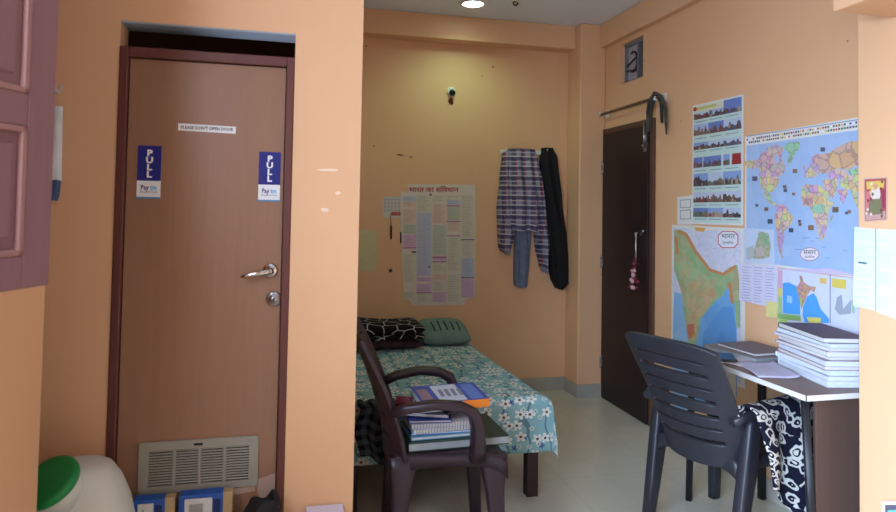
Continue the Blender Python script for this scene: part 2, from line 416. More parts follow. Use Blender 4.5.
# ------------------------------------------------------------------ dark door in the right wall
dd = bpy.data.objects.new('door_2', None); COL.objects.link(dd); dd.location = (RW, 4.3, 0); structure(dd)
b = MB(); b.box((RW-.022, 3.955, 0), (RW, 4.0, 2.085), DFRAMEW); b.box((RW-.022, 4.66, 0), (RW, 4.688, 2.085), DFRAMEW); b.box((RW-.022, 4.0, 2.045), (RW, 4.66, 2.085), DFRAMEW)
W(b.build('door_frame', bevel=.003), dd)
b = MB(); b.box((RW-.034, 4.002, .005), (RW-.001, 4.658, 2.043), DARKW); dpan2 = W(b.build('door_panel', bevel=.003), dd)
for z in (1.78, 1.05, .28):
    b = MB(); b.box((RW-.037, 4.648, z-.04), (RW-.034, 4.670, z+.04), STEEL)
    for k in (-1, 0, 1): b.tube([(RW-.04, 4.66, z+k*.034-.014), (RW-.04, 4.66, z+k*.034+.014)], .006, STEEL)
    W(b.build('hinge'), dpan2)
b = MB(); b.box((RW-.038, 4.02, 1.86), (RW-.034, 4.05, 2.035), STEEL); b.tube([(RW-.044, 4.035, 1.88), (RW-.044, 4.035, 2.06)], .006, STEEL); b.tube([(RW-.044, 4.035, 1.90), (RW-.06, 4.035, 1.90)], .005, STEEL)
W(b.build('tower_bolt'), dpan2)
b = MB(); b.box((RW-.038, 4.075, 1.28), (RW-.034, 4.095, 1.30), STEEL); b.tube([(RW-.034, 4.085, 1.30), (RW-.07, 4.085, 1.295), (RW-.072, 4.085, 1.20), (RW-.07, 4.085, 1.085), (RW-.034, 4.085, 1.08)], .007, STEEL)
b.tube([(RW-.034, 4.045, 1.31), (RW-.05, 4.045, 1.31)], .012, STEEL)
W(b.build('door_handle'), dpan2)
# bunch of maroon charms hung from that handle
MAR = mat('maroon_beads', (112, 32, 48), .4, var=.3, scale=60)
b = MB(); rnd = random.Random(3)
for k in range(26):
    z = 1.10-rnd.random()**.8*.20; c = Vector((RW-.075-rnd.random()*.02, 4.085+rnd.uniform(-.045, .05)*(1-.3*(1.1-z)/.2), z)); r = rnd.uniform(.009, .017)
    b.lathe([(.001, -r), (r*.7, -r*.7), (r, 0), (r*.7, r*.7), (.001, r)], MAR if k % 4 else mat('pale_beads', (190, 150, 150), .4), Matrix.Translation(c), n=8)
b.tube([(RW-.075, 4.08, 1.12), (RW-.08, 4.08, .95)], .006, MAR)
b.tube([(RW-.075, 4.095, 1.12), (RW-.08, 4.11, 1.0)], .006, MAR)
tag(b.build('bead_tassel'), 'maroon beaded tassel hanging from the dark door handle', 'tassel')

# curtain rod over the dark door, with a twisted cloth strip
rod = empty('curtain_rod', (RW, 4.3, 2.2), 'thin brown curtain rod on white brackets above the dark door', 'curtain rod')
b = MB(); b.tube([(RW-.06, 4.84-.17, 2.195), (RW-.06, 3.83, 2.203)], .011, mat('rod_brown', (98, 66, 52), .4)); W(b.build('rod'), rod)
for y in (4.65, 3.86):
    b = MB(); b.box((RW-.008, y-.03, 2.175), (RW, y+.03, 2.235), WHITE); b.sweep([(RW-.005, y, 2.2), (RW-.075, y, 2.2)], (.02, .03), WHITE, n=8); W(b.build('bracket', bevel=.002), rod)
CLG = mat('strap_cloth_grey', (70, 68, 62), .9, var=.35, scale=25)
b = MB()
b.sweep([(RW-.055, 3.955, 1.985), (RW-.06, 3.945, 2.06), (RW-.068, 3.915, 2.15), (RW-.072, 3.875, 2.205), (RW-.062, 3.845, 2.226), (RW-.045, 3.815, 2.20), (RW-.035, 3.79, 2.12), (RW-.035, 3.775, 1.99), (RW-.038, 3.77, 1.95)],
        [(.03, .012), (.045, .016), (.05, .02), (.05, .02), (.05, .02), (.05, .02), (.045, .018), (.04, .016), (.02, .008)], CLG, up=(0, 1, 0), n=10, p=2.5)
b.sweep([(RW-.085, 3.925, 2.10), (RW-.085, 3.90, 2.17), (RW-.07, 3.865, 2.236), (RW-.04, 3.83, 2.17), (RW-.045, 3.81, 2.03)], [(.02, .01), (.03, .012), (.03, .012), (.03, .012), (.02, .01)], mat('strap_cloth_dark', (52, 52, 48), .9, var=.3, scale=25), up=(0, 1, 0), n=8, p=2.5)
tag(b.build('cloth_strap'), 'grey twisted cloth strip looped over the near end of the curtain rod', 'cloth')

# ventilator
vw = bpy.data.objects.new('window_1', None); COL.objects.link(vw); vw.location = (RW+.1, 4.29, 2.55); structure(vw)
VM = mat('vent_frame_grey', (120, 122, 126), .5); VG = mat('vent_mesh_grey', (84, 92, 96), .6, var=.2, scale=30)
b = MB(); x = RW+.032
b.box((x, VY0, VZ0), (x+.03, VY0+.02, VZ1), VM); b.box((x, VY1-.02, VZ0), (x+.03, VY1, VZ1), VM); b.box((x, VY0, VZ0), (x+.03, VY1, VZ0+.02), VM); b.box((x, VY0, VZ1-.02), (x+.03, VY1, VZ1), VM)
b.box((x+.005, 4.265, VZ0), (x+.025, 4.277, VZ1), VM)
W(b.build('window_frame'), vw)
b = MB(); b.box((x+.012, VY0, VZ0), (x+.018, 4.27, VZ1), VG); W(b.build('pane'), vw)
b = MB(); b.box((x+.02, 4.27, VZ0), (x+.026, VY1, VZ1), mat('frosted_pane', (168, 160, 168), .5, var=.15, scale=20)); W(b.build('pane'), vw)
b = MB(); cy, cz = 4.34, 2.555
b.tube([(x+.008, cy+.06*math.cos(t), cz+.075*math.sin(t)) for t in [PI*.35+k*PI*1.3/10 for k in range(11)]], .007, BLACKM, n=6)
b.tube([(x+.008, 4.28, cz+.03), (x+.008, 4.43, cz-.02)], .006, BLACKM, n=6); b.tube([(x+.008, 4.28, cz-.07), (x+.008, 4.43, cz-.055)], .006, BLACKM, n=6)
W(b.build('window_grille'), vw)

# ------------------------------------------------------------------ shutter leaf on the left wall
sh = empty('window_shutter', (-.68, 1.385, 1.25), 'reddish brown panelled wooden shutter leaf swung open against the left wall', 'shutter', rotz=math.atan2(.335, .125))
Ws, Hs = .365, 1.12                                # local x along the leaf, local y = thickness (front face at -y)
b = MB()
b.box((0, 0, 0), (.065, .035, Hs), SHUTW); b.box((Ws-.085, 0, 0), (Ws, .035, Hs), SHUTW)
ZR = [(0, .075), (.365, .44), (Hs-.1, Hs)]
for z0, z1 in ZR: b.box((.065, 0, z0), (Ws-.085, .035, z1), SHUTW)
b.build('shutter_frame', sh, bevel=.003)
for z0, z1 in ((.075, .365), (.44, Hs-.1)):
    b = MB(); b.box((.065, .010, z0), (Ws-.085, .026, z1), SHUTW)
    b.box((.1, .004, z0+.04), (Ws-.12, .012, z1-.04), SHUTW)
    spn = b.build('shutter_panel', sh, bevel=.004)
    b = MB()
    for (a0, a1, c0, c1) in ((.065, .077, z0, z1), (Ws-.1, Ws-.085, z0, z1), (.065, Ws-.085, z0, z0+.014), (.065, Ws-.085, z1-.014, z1)): b.box((a0, -.002, c0), (a1, .012, c1), SHUTL)
    b.build('moulding', spn, bevel=.003)
b = MB(); b.box((Ws-.001, .008, .495), (Ws+.006, .028, .525), STEEL)
b.tube([(Ws+.006, .018, .510), (Ws+.014, .018, .502), (Ws+.018, .018, .472), (Ws+.026, .018, .462), (Ws+.036, .018, .470), (Ws+.039, .018, .485)], .003, STEEL, n=6)
b.build('latch_hook', sh)
for z in (.18, .9):
    b = MB(); b.tube([(-.006, .018, z), (-.006, .018, z+.08)], .007, STEEL); b.build('hinge', sh)
# pale cloth hanging in the alcove behind the shutter
def drape(name, fr, rows, m, base=.03, amp=.02, nf=4, ph=0., nx=36, ny=30, uvs=1., rnd=0, mat_back=None):
    b = MB(); r_ = random.Random(rnd)
    zs = [q[0] for q in rows]; zt, zb = zs[0], zs[-1]
    def row(v):
        z = zt+(zb-zt)*v
        for a_, c_ in zip(rows, rows[1:]):
            if (a_[0]-z)*(c_[0]-z) <= 1e-9:
                t = (z-a_[0])/(c_[0]-a_[0]) if a_[0] != c_[0] else 0; t = t*t*(3-2*t)*.5+t*.5
                return z, a_[1]+(c_[1]-a_[1])*t, a_[2]+(c_[2]-a_[2])*t
        return z, rows[-1][1], rows[-1][2]
    def front(u, v):
        z, l, r = row(v); edge = min(1, 6*u, 6*(1-u))**.5
        f = .5+.5*math.sin(2*PI*nf*u+ph+1.3*math.sin(3*v+ph)+.6*math.sin(7*v))
        top = .35+.65*min(1, v*3)
        hem = .006*math.sin(2*PI*nf*u*.7+ph)*max(0, v-.85)/.15+.02*(.5-u)*max(0, v-.5)
        return fr.p(l+(r-l)*u, z+hem, .006+edge*(base*(.6+.4*top)+amp*f*top))
    def back(u, v):
        z, l, r = row(v); hem = .006*math.sin(2*PI*nf*u*.7+ph)*max(0, v-.85)/.15+.02*(.5-u)*max(0, v-.5)
        return fr.p(l+(r-l)*u, z+hem, .004)
    uvf = lambda u, v: ((row(v)[1]+(row(v)[2]-row(v)[1])*u)*uvs, (zt+(zb-zt)*v)*uvs)
    b.grid(front, nx, ny, m, uvf); b.grid(lambda u, v: back(1-u, v), nx, ny, m, uvf)
    bmesh.ops.remove_doubles(b.bm, verts=b.bm.verts, dist=.0008)
    return b.build(name)
PALE = mat('pale_cloth', (206, 206, 206), .9, var=.12, scale=10); BLUEC = mat('blue_cloth', (70, 86, 120), .9, var=.2)
tw = empty('hanging_towel', (-.8, DWY-.01, 1.45), 'pale hanging towel with a dark blue lower end, beside the shutter edge', 'towel')
W(drape('towel_cloth', FRp, [(1.775, -.86, -.775), (1.6, -.865, -.772), (1.52, -.865, -.77)], PALE, .02, .012, 2, nx=16, ny=12), tw)
W(drape('blue_end', FRp, [(1.52, -.862, -.772), (1.47, -.855, -.775), (1.45, -.85, -.782)], BLUEC, .02, .01, 2, nx=16, ny=6), tw)

# ------------------------------------------------------------------ downlight, ceiling hook plate, bulb holder
lt = empty('ceiling_downlight', (1.237, 4.456, 2.92), 'round glowing downlight set in the ceiling over the bed', 'ceiling light')
b = MB(); b.lathe([(.095, 0), (.095, -.008), (.078, -.012), (.075, -.004)], WHITE, n=32, cap=False); b.build('trim_ring', lt)
g = NG('led_glow'); g.b.inputs['Emission Color'].default_value = (.82, 1, .95, 1); g.b.inputs['Emission Strength'].default_value = 14; g.done((.9, .9, .9))
b = MB(); b.lathe([(.076, -.004), (.07, -.009), (.001, -.012)], g.M, n=32); b.build('diffuser', lt)
hk = empty('ceiling_hook', (1.52, 4.3, 2.92), 'small white ceiling plate with a dark fan hook beside the downlight', 'hook')
b = MB(); b.lathe([(.05, 0), (.05, -.006), (.03, -.012), (.002, -.013)], WHITE, n=20); b.build('plate', hk)
b = MB(); b.tube([(-.015+.016*math.cos(t), 0, -.024+.016*math.sin(t)) for t in [k*2*PI/12+1 for k in range(12)]], .006, BLACKM, n=6); b.build('hook', hk)
bh = empty('bulb_holder', (1.201, BW, 2.36), 'empty white and black bulb holder high on the back wall', 'bulb holder')
b = MB(); b.lathe([(.034, 0), (.034, .012), (.026, .018)], WHITE, Matrix.Rotation(PI/2, 4, 'X'), n=20); b.build('base', bh)
b = MB(); b.lathe([(.024, .016), (.024, .04), (.019, .042), (.019, .06), (.014, .06), (.014, .03)], mat('holder_black', (26, 26, 28), .35), Matrix.Translation((0.004, 0, -.004)) @ Matrix.Rotation(PI/2+.35, 4, 'X'), n=16); b.build('socket', bh)

# ------------------------------------------------------------------ posters on the right wall
def on_r(ox, oy, sc):                              # crop pixel -> (u, v) on the right wall
    def f(a, b_):
        q = at(ox+a/sc, oy+b_/sc, 0, RW); return (-q.y, q.z)
    return f
# world map
a = Art(FRr, .0035); a.map = on_r(740, 100, 3.938)
uv = lambda u, v: (u, v)
bl_ = mapink(168, 192, 224, 9, .35, 0, [(150, 180, 220), (170, 194, 228), (160, 186, 224)])
a2 = a.map; a.map = uv
TLu, TRu = -3.058, -2.062
a.sheet([(TLu, 1.178), (TRu, 1.172), (TRu, 1.878), (TLu, 1.866)], PAPER)
a.poly([(TLu+.012, 1.190), (TRu-.01, 1.185), (TRu-.01, 1.822), (TLu+.012, 1.812)], bl_)
rnd = random.Random(5)
fc = [ink(196, 60, 60), ink(60, 110, 70), ink(60, 70, 140), ink(222, 190, 80), ink(236, 236, 232), ink(50, 50, 60)]
for r in range(2):
    for k in range(64):
        u = TLu+.014+k*.0152; a.rect(u, 1.824+r*.017+(u-TLu)*.01, u+.0105, 1.833+r*.017+(u-TLu)*.01, fc[rnd.randrange(6)])
a.rect(TLu+.012, 1.862, TRu-.012, 1.866, ink(120, 150, 190))
a.map = a2
PK = mapink(208, 160, 196); YL = mapink(224, 208, 130); OR = mapink(214, 176, 124, 16, .3); GR = mapink(144, 204, 164, 22, .15); LG = mapink(176, 206, 144); PU = mapink(180, 156, 202, 46); TN = mapink(220, 192, 156); RO = mapink(204, 148, 148)
def C(pts, m, l=2): a.poly(pts, m, l)
C([(175,185),(195,168),(240,163),(238,185),(215,225),(200,255),(190,245),(195,210)], GR)
C([(75,235),(85,210),(120,195),(160,180),(175,190),(165,230),(182,262),(175,290),(150,303),(110,303),(80,303)], PK)
C([(105,190),(125,182),(150,176),(160,184),(130,196),(110,200)], PU, 3)
C([(140,215),(160,225),(155,250),(140,245)], bl_, 4)
C([(22,240),(75,236),(80,265),(50,272),(25,262)], TN, 3)
C([(80,302),(150,302),(160,315),(145,345),(130,365),(110,360),(85,340)], YL, 3)
C([(86,340),(112,360),(125,376),(122,392),(136,404),(152,410),(142,416),(115,402),(100,375)], LG, 4)
C([(140,415),(175,410),(195,430),(188,446),(150,447)], PK)
C([(150,445),(186,432),(214,462),(204,488),(188,508),(175,520),(158,500),(146,470)], YL, 3)
C([(142,440),(152,450),(160,500),(160,560),(168,610),(178,622),(168,622),(156,590),(148,520),(140,470)], RO, 3)
C([(158,500),(176,518),(180,540),(170,575),(172,600),(166,600),(160,560)], PU, 4)
C([(255,300),(258,282),(275,262),(288,225),(310,208),(326,235),(322,280),(302,302),(268,308)], PU)
C([(262,285),(280,270),(300,285),(285,302),(266,304)], YL, 3); C([(290,240),(305,222),(312,245),(298,262)], RO, 3)
C([(250,262),(258,256),(262,272),(253,276)], RO)
C([(315,215),(350,210),(390,185),(430,165),(480,160),(560,175),(560,240),(500,262),(458,258),(430,275),(390,268),(345,288),(325,292),(312,250)], OR, 3)
C([(345,290),(390,270),(425,280),(430,305),(380,312),(350,305)], PK, 4)
C([(395,318),(425,298),(470,285),(520,290),(510,345),(470,365),(430,352),(400,342)], YL, 4); C([(430,278),(480,262),(482,285),(440,298)], GR, 5)
C([(388,355),(425,350),(428,372),(410,412),(396,388)], PK, 4)
C([(335,312),(385,310),(388,350),(366,392),(342,362),(330,325)], TN, 3); C([(350,325),(380,322),(378,345),(356,345)], RO, 4)
C([(440,355),(465,368),(468,400),(480,430),(470,432),(452,395)], LG, 4)
C([(243,390),(246,348),(260,332),(318,336),(345,362),(356,402),(376,400),(352,440),(350,492),(338,540),(322,558),(312,530),(304,490),(288,445),(280,420),(252,416)], TN)
C([(246,350),(272,336),(276,372),(246,372)], LG, 3); C([(276,338),(310,340),(308,372),(278,372)], PK, 3); C([(310,342),(340,362),(340,380),(312,372)], YL, 3)
C([(246,374),(290,376),(290,410),(256,414)], RO, 3); C([(292,376),(330,380),(338,404),(298,412)], OR, 3); C([(288,416),(336,408),(332,448),(292,446)], GR, 3); C([(300,450),(346,446),(344,482),(306,484)], PK, 3); C([(308,488),(346,490),(334,532),(318,540)], PU, 3)
C([(362,455),(372,448),(366,478),(358,480)], LG)
C([(520,470),(580,440),(620,470),(610,530),(560,540),(520,515)], OR)
IN = [ink(96, 90, 110), ink(120, 100, 86), ink(70, 86, 110), ink(140, 110, 90)]
for k, (x, y, s_) in enumerate(((62,310,10),(180,342,7),(182,356,7),(215,370,6),(70,415,6),(107,430,8),(122,478,10),(220,280,9),(330,195,9),(380,432,12),(424,445,6),(434,440,7),(238,478,6),(240,490,6),(205,513,9),(283,503,11))):
    a.rect(x-s_, y-s_*.9, x+s_, y+s_*.9, IN[k % 4], 3)
a.map = on_r(740, 220, 4.27)
a.ell(302, 146, 42, 30, ink(176, 150, 166), 3); a.ell(302, 146, 38, 26, ink(232, 222, 226), 4)
a.text('संसार', 302, 138, 26, BLK, 5, flip=True); a.text('राजनीतिक'.replace('नीति', 'नीित'), 302, 158, 11, BLK, 5, flip=True)
for k in range(8):
    x = 230+rnd.random()*230; y = 70+rnd.random()*110; a.rect(x, y, x+rnd.uniform(14, 34), y+2.5, ink(118, 146, 200), 2)
C([(170,206),(300,212),(380,205),(490,232),(490,240),(170,214)], ink(206, 190, 214), 2)
tag(a.build('world_map', recalc=False), 'large blue world map with coloured countries on the right wall', 'map')
# monuments chart
a = Art(FRr, .0045)
c4 = [on_r(660, 90, 3.658)(*q) for q in ((120, 490), (306, 496), (308, 15), (122, 58))]
def bil(s_, t):
    A, B_, C_, D_ = c4
    return tuple((A[i]*(1-s_)+B_[i]*s_)*(1-t)+(D_[i]*(1-s_)+C_[i]*s_)*t for i in (0, 1))
a.map = bil
a.sheet([(0, 0), (1, 0), (1, 1), (0, 1)], PAPER); a.rect(.03, .015, .97, .985, ink(196, 218, 210))
SK = [ink(140, 164, 210), ink(168, 186, 220), ink(110, 130, 190), ink(190, 200, 220)]
BD = [ink(104, 78, 74), ink(140, 106, 90), ink(78, 66, 74), ink(176, 150, 132), ink(94, 88, 104), ink(126, 74, 68), ink(110, 112, 96)]
rows = [(.875, .985), (.74, .83), (.62, .68), (.47, .555), (.315, .42), (.18, .265), (.06, .135)]
rnd = random.Random(11)
for ri, (t0, t1) in enumerate(rows):
    cells = [(.03, .22), (.24, .6), (.64, .76), (.8, .97)] if ri == 3 else [(.03, .34), (.34, .64), (.64, .97)]
    for ci, (s0, s1) in enumerate(cells):
        a.rect(s0, t0, s1, t1, SK[rnd.randrange(4)], 2)
        if ri == 0 and ci < 2: a.rect(s0, (t0+t1)/2, s1, t1, ink(214, 214, 190), 3)
        pts = [(s0, t0)]; n = 9
        for k in range(n):
            h_ = rnd.uniform(.25, .8)*(t1-t0)*(.6 if ri == 0 else 1)
            pts += [(s0+(s1-s0)*k/n, t0+h_), (s0+(s1-s0)*(k+.6)/n, t0+h_*rnd.uniform(.7, 1.1))]
        pts += [(s1, t0+.02)]; pts += [(s1, t0)]
        a.poly(pts, BD[rnd.randrange(7)], 4)
        for k in range(6):
            x = rnd.uniform(s0, s1-.05); a.rect(x, t0+.004, x+rnd.uniform(.015, .05), t0+(t1-t0)*rnd.uniform(.15, .5), BD[rnd.randrange(7)], 5)
    if ri == 3: a.rect(.81, t0, .965, t1, ink(160, 48, 52), 6)
a.rect(.06, .955, .5, .972, ink(206, 196, 96), 6); a.ell(.06, .965, .04, .018, ink(190, 60, 50), 7)
for t in (.85, .71, .6, .44, .29, .155, .04):
    for k in range(3): a.rect(.06+k*.31, t, .06+k*.31+.24, t+.006, ink(130, 150, 160), 2)
tag(a.build('monuments_chart', recalc=False), 'tall poster with seven rows of monument photos left of the world map', 'poster')
# India relief map
a = Art(FRr, .0025); f5 = on_r(660, 210, 3.417); a.map = f5
qb = [f5(42, 50), f5(292, 60)]
a.map = uv; u0, u1 = qb[0][0], qb[1][0]
zt = qb[0][1]
a.sheet([(u0, .50), (u1, .50), (u1, zt), (u0, zt)], PAPER)
a.rect(u0+.015, .52, u1-.03, zt-.02, mapink(214, 214, 232, 20, .4, .12, [(206, 206, 226), (222, 218, 228), (214, 220, 234)]))
a.map = f5
C([(50,280),(75,285),(86,360),(100,470),(100,700),(45,690),(46,400)], mapink(150, 190, 226, 7, .4, 0, [(130, 180, 224), (160, 198, 228)]), 2)
C([(112,468),(130,435),(142,370),(190,312),(216,292),(232,262),(256,312),(262,400),(264,402),(264,640),(112,660)], mapink(116, 172, 222, 7, .4, 0, [(104, 160, 216), (130, 182, 226)]), 2)
C([(150,420),(215,330),(250,330),(262,420),(262,600),(140,600)], mapink(96, 154, 214, 8, .4, 0, [(86, 146, 210), (110, 166, 220)]), 3)
C([(50,68),(70,66),(92,78),(120,130),(170,198),(215,215),(240,196),(266,186),(276,262),(276,402),(264,402),(256,312),(232,262),(216,292),(190,312),(142,370),(130,438),(115,472),(101,462),(86,372),(76,282),(50,205)], mapink(150, 184, 138, 18, .5, .1, [(150, 182, 130), (196, 178, 130), (206, 176, 138), (170, 190, 140), (200, 150, 110)]), 4)
C([(52,120),(80,130),(110,190),(160,225),(215,235),(205,262),(120,240),(80,230),(54,190)], mapink(172, 194, 146, 24, .5, .1, [(150, 182, 130), (196, 178, 130), (206, 176, 138), (170, 190, 140), (200, 150, 110)]), 5)
C([(92,262),(120,246),(182,240),(196,290),(150,350),(132,380),(122,446),(108,440),(94,350)], mapink(202, 174, 132, 26, .5, .12, [(150, 182, 130), (196, 178, 130), (206, 176, 138), (170, 190, 140), (200, 150, 110)]), 5)
C([(94,392),(118,388),(120,425),(106,440),(98,425)], ink(200, 120, 96), 6)
for p_, q_ in (((56, 90), (62, 150)), ((62, 72), (92, 84)), ((92, 84), (124, 142)), ((124, 142), (172, 204)), ((172, 204), (218, 220)), ((218, 220), (262, 192)), ((240, 250), (250, 320))):
    d = Vector((q_[0]-p_[0], q_[1]-p_[1])).normalized(); n_ = Vector((-d.y, d.x))*5
    C([(p_[0]+n_.x, p_[1]+n_.y), (q_[0]+n_.x, q_[1]+n_.y), (q_[0]-n_.x, q_[1]-n_.y), (p_[0]-n_.x, p_[1]-n_.y)], ink(206, 140, 92), 6)
C([(120,58),(160,62),(150,75),(126,72)], ink(222, 170, 90), 5)
rr2 = lambda x0, y0, x1, y1, r: [(x0+r, y0), (x1-r, y0), (x1, y0+r), (x1, y1-r), (x1-r, y1), (x0+r, y1), (x0, y1-r), (x0, y0+r)]
C(rr2(200, 72, 270, 130, 14), ink(196, 90, 96), 5); C(rr2(203, 75, 267, 127, 13), ink(232, 230, 238), 6)
a.text('भारत', 235, 90, 24, BLK, 7, flip=True); a.text('प्राकृतिक'.replace('तिक', 'ितक'), 235, 112, 11, BLK, 7, flip=True)
C([(200,560),(262,540),(262,680),(215,680)], ink(214, 206, 190), 7); C([(222,580),(236,576),(236,600),(224,604)], ink(206, 190, 90), 8)
for k in range(14):
    x = 130+rnd.random()*130; y = 80+rnd.random()*100
    if y < 200-.9*(260-x): continue
    a.rect(x, y, x+rnd.uniform(8, 22), y+1.5, ink(176, 176, 206), 3)
tag(a.build('relief_map', recalc=False), 'green and brown relief map of India with blue sea, right of the dark door', 'map')
# small white card with two boxes
a = Art(FRr, .0014); a.map = on_r(660, 90, 3.658)
a.sheet([(64, 392), (122, 384), (120, 492), (64, 492)], PAPER)
for (y0, y1) in ((402, 432), (440, 474)):
    a.poly([(74, y0), (114, y0-4), (114, y1-1), (74, y1)], ink(150, 160, 170), 1); a.poly([(77, y0+3), (111, y0), (111, y1-4), (77, y1-3)], PAPER, 2)
tag(a.build('paper_card', recalc=False), 'small white card with two drawn boxes, between dark door and monument poster', 'card')
# physical map page + handwritten sheet + sticky notes + political map
a = Art(FRr, .0052); a.map = on_r(740, 220, 4.27)
a.sheet([(18, 34), (148, 42), (150, 192), (18, 182)], ink(196, 208, 226)); C([(85,48),(125,58),(136,110),(128,158),(100,166),(60,165),(40,150),(68,118)], mapink(160, 182, 156, 40, .4, .5, [(150, 182, 130), (196, 178, 130), (206, 176, 138), (170, 190, 140), (200, 150, 110)]), 1); C([(30,120),(60,110),(66,150),(44,172),(30,165)], ink(178, 186, 186), 1); C([(95,60),(120,66),(126,110),(106,104)], ink(142, 176, 138), 2)
C([(70,120),(100,112),(110,150),(76,158)], ink(190, 176, 170), 2)
tag(a.build('printed_map_page', recalc=False), 'small grey-green printed map page overlapping the lower left of the world map', 'page')
a = Art(FRr, .006); a.map = on_r(740, 220, 4.27)
a.sheet([(2, 184), (165, 194), (162, 378), (0, 342)], ink(214, 210, 226))
for k in range(13):
    y = 198+k*12; 
    for j in range(3):
        x = 10+j*50+rnd.uniform(0, 6); a.poly([(x, y+j*3), (x+rnd.uniform(26, 42), y+j*3+3), (x+rnd.uniform(26, 42), y+j*3+6), (x, y+j*3+3)], ink(168, 166, 206), 1)
tag(a.build('handwritten_sheet', recalc=False), 'handwritten lined sheet under the small map page, between the two large maps', 'paper')
a = Art(FRr, .0058); a.map = on_r(740, 220, 4.27)
a.sheet([(165, 208), (495, 250), (620, 262), (620, 500), (165, 480)], ink(212, 216, 234))
C([(167,212),(186,214),(186,292),(167,290)], ink(214, 170, 196), 1); C([(167,290),(186,292),(184,328),(167,322)], ink(222, 206, 110), 1); C([(167,322),(184,328),(184,400),(167,400)], ink(170, 196, 130), 1)
C([(187,270),(212,266),(246,282),(256,322),(262,372),(262,405),(187,398)], ink(86, 164, 230), 2)
C([(272,405),(274,370),(292,326),(318,312),(332,330),(350,380),(384,420),(386,440),(280,436)], ink(86, 164, 230), 2)
C([(258,236),(270,240),(276,264),(300,282),(330,286),(322,310),(308,298),(292,322),(274,366),(268,380),(258,350),(254,316),(244,290),(252,280),(262,264)], mapink(190, 138, 112, 50, .3), 3)
C([(262,330),(272,336),(266,372),(260,350)], ink(170, 190, 110), 4)
C([(206,322),(228,326),(228,356),(206,352)], ink(160, 200, 234), 3)
C([(346,246),(376,250),(374,274),(346,270)], ink(222, 190, 110), 3)
C([(388,232),(393,232),(393,440),(388,440)], ink(150, 150, 180), 3)
C([(398,248),(460,256),(458,296),(398,286)], ink(222, 200, 96), 3); C([(420,330),(440,318),(446,380),(480,340),(480,400),(430,405),(410,380)], ink(160, 168, 180), 3); C([(480,340),(495,345),(495,400),(484,396)], ink(170, 196, 176), 4)
C([(167,398),(265,408),(265,432),(167,420)], ink(140, 180, 110), 3); C([(167,420),(210,424),(204,462),(167,478)], ink(170, 206, 120), 3); C([(290,414),(352,418),(350,442),(300,440)], ink(222, 214, 110), 4)
tag(a.build('political_map', recalc=False), 'smaller map of India with bright blue sea, below the world map above the notebooks', 'map')
a = Art(FRr, .0068); a.map = on_r(740, 220, 4.27)
a.sheet([(118, 346), (166, 352), (162, 418), (116, 412)], ink(226, 214, 140))
tag(a.build('sticky_note', recalc=False), 'yellow sticky note at the bottom corner of the handwritten sheet', 'note')
# near pillar papers
def on_c(ox, oy, sc):
    def f(p_, q_):
        q = at(ox+p_/sc, oy+q_/sc, 0, CXF); return (-q.y, q.z)
    return f
a = Art(FRc, .003); a.map = on_c(850, 170, 3.413)
a.sheet([(48, 28), (130, 24), (130, 172), (50, 178)], ink(206, 170, 150))
C([(52,32),(126,28),(126,168),(54,174)], ink(170, 84, 84), 1)
C([(58,40),(120,36),(118,62),(60,66)], ink(214, 180, 90), 2); a.ell(90, 82, 17, 28, ink(214, 200, 186), 3); a.ell(90, 56, 9, 11, ink(200, 150, 120), 4)
C([(72,100),(108,98),(116,150),(66,154)], ink(120, 116, 84), 3); C([(56,70),(72,80),(66,130),(56,140)], ink(200, 120, 120), 2); C([(108,70),(124,64),(124,130),(112,128)], ink(150, 60, 80), 2); C([(56,148),(124,140),(124,166),(56,172)], ink(190, 150, 140), 2)
for k in range(14):
    x = 58+rnd.random()*58; y = 40+rnd.random()*120; a.ell(x, y, 4, 6, [ink(222, 200, 190), ink(130, 50, 60), ink(90, 90, 70), ink(220, 170, 90)][k % 4], 5, 8)
tag(a.build('picture_card', recalc=False), 'small red and gold picture card stuck on the near pillar', 'picture')
a = Art(FRc, .004); a.map = on_c(850, 170, 3.413)
PB = ink(214, 228, 234)
a.sheet([(18, 194), (92, 202), (92, 480), (14, 462)], PB)
a.sheet([(90, 202), (240, 208), (240, 540), (90, 482)], PB)
INK_ = ink(192, 206, 226); INR = ink(222, 204, 212)
for k in range(21):
    y = 206+k*12.5
    for (x0, x1) in ((24, 86), (100, 152), (160, 232)):
        a.poly([(x0, y+x0*.06), (x0+(x1-x0)*rnd.uniform(.6, .98), y+x1*.06), (x0+(x1-x0)*rnd.uniform(.6, .98), y+3+x1*.06), (x0, y+3+x0*.06)], INK_ if rnd.random() < .7 else INR, 1)
a.poly([(30, 312), (62, 316), (60, 322), (32, 318)], ink(70, 110, 110), 2)
tag(a.build('handwritten_notes', recalc=False), 'pale handwritten note sheets taped across the near pillar below the picture', 'paper')
a = Art(FRc, .012); a.map = on_c(870, 490, 23.27)
a.sheet([(330, 260), (1200, 250), (1200, 1200), (330, 1200)], ink(232, 220, 222), .012); C([(415,340),(1150,330),(1150,1150),(415,1150)], ink(96, 92, 104), 1); C([(470,470),(1150,430),(1150,700),(520,640)], ink(110, 200, 206), 2)
tag(a.build('framed_panel', recalc=False), 'pale framed dark panel with a teal patch low on the near pillar', 'panel')

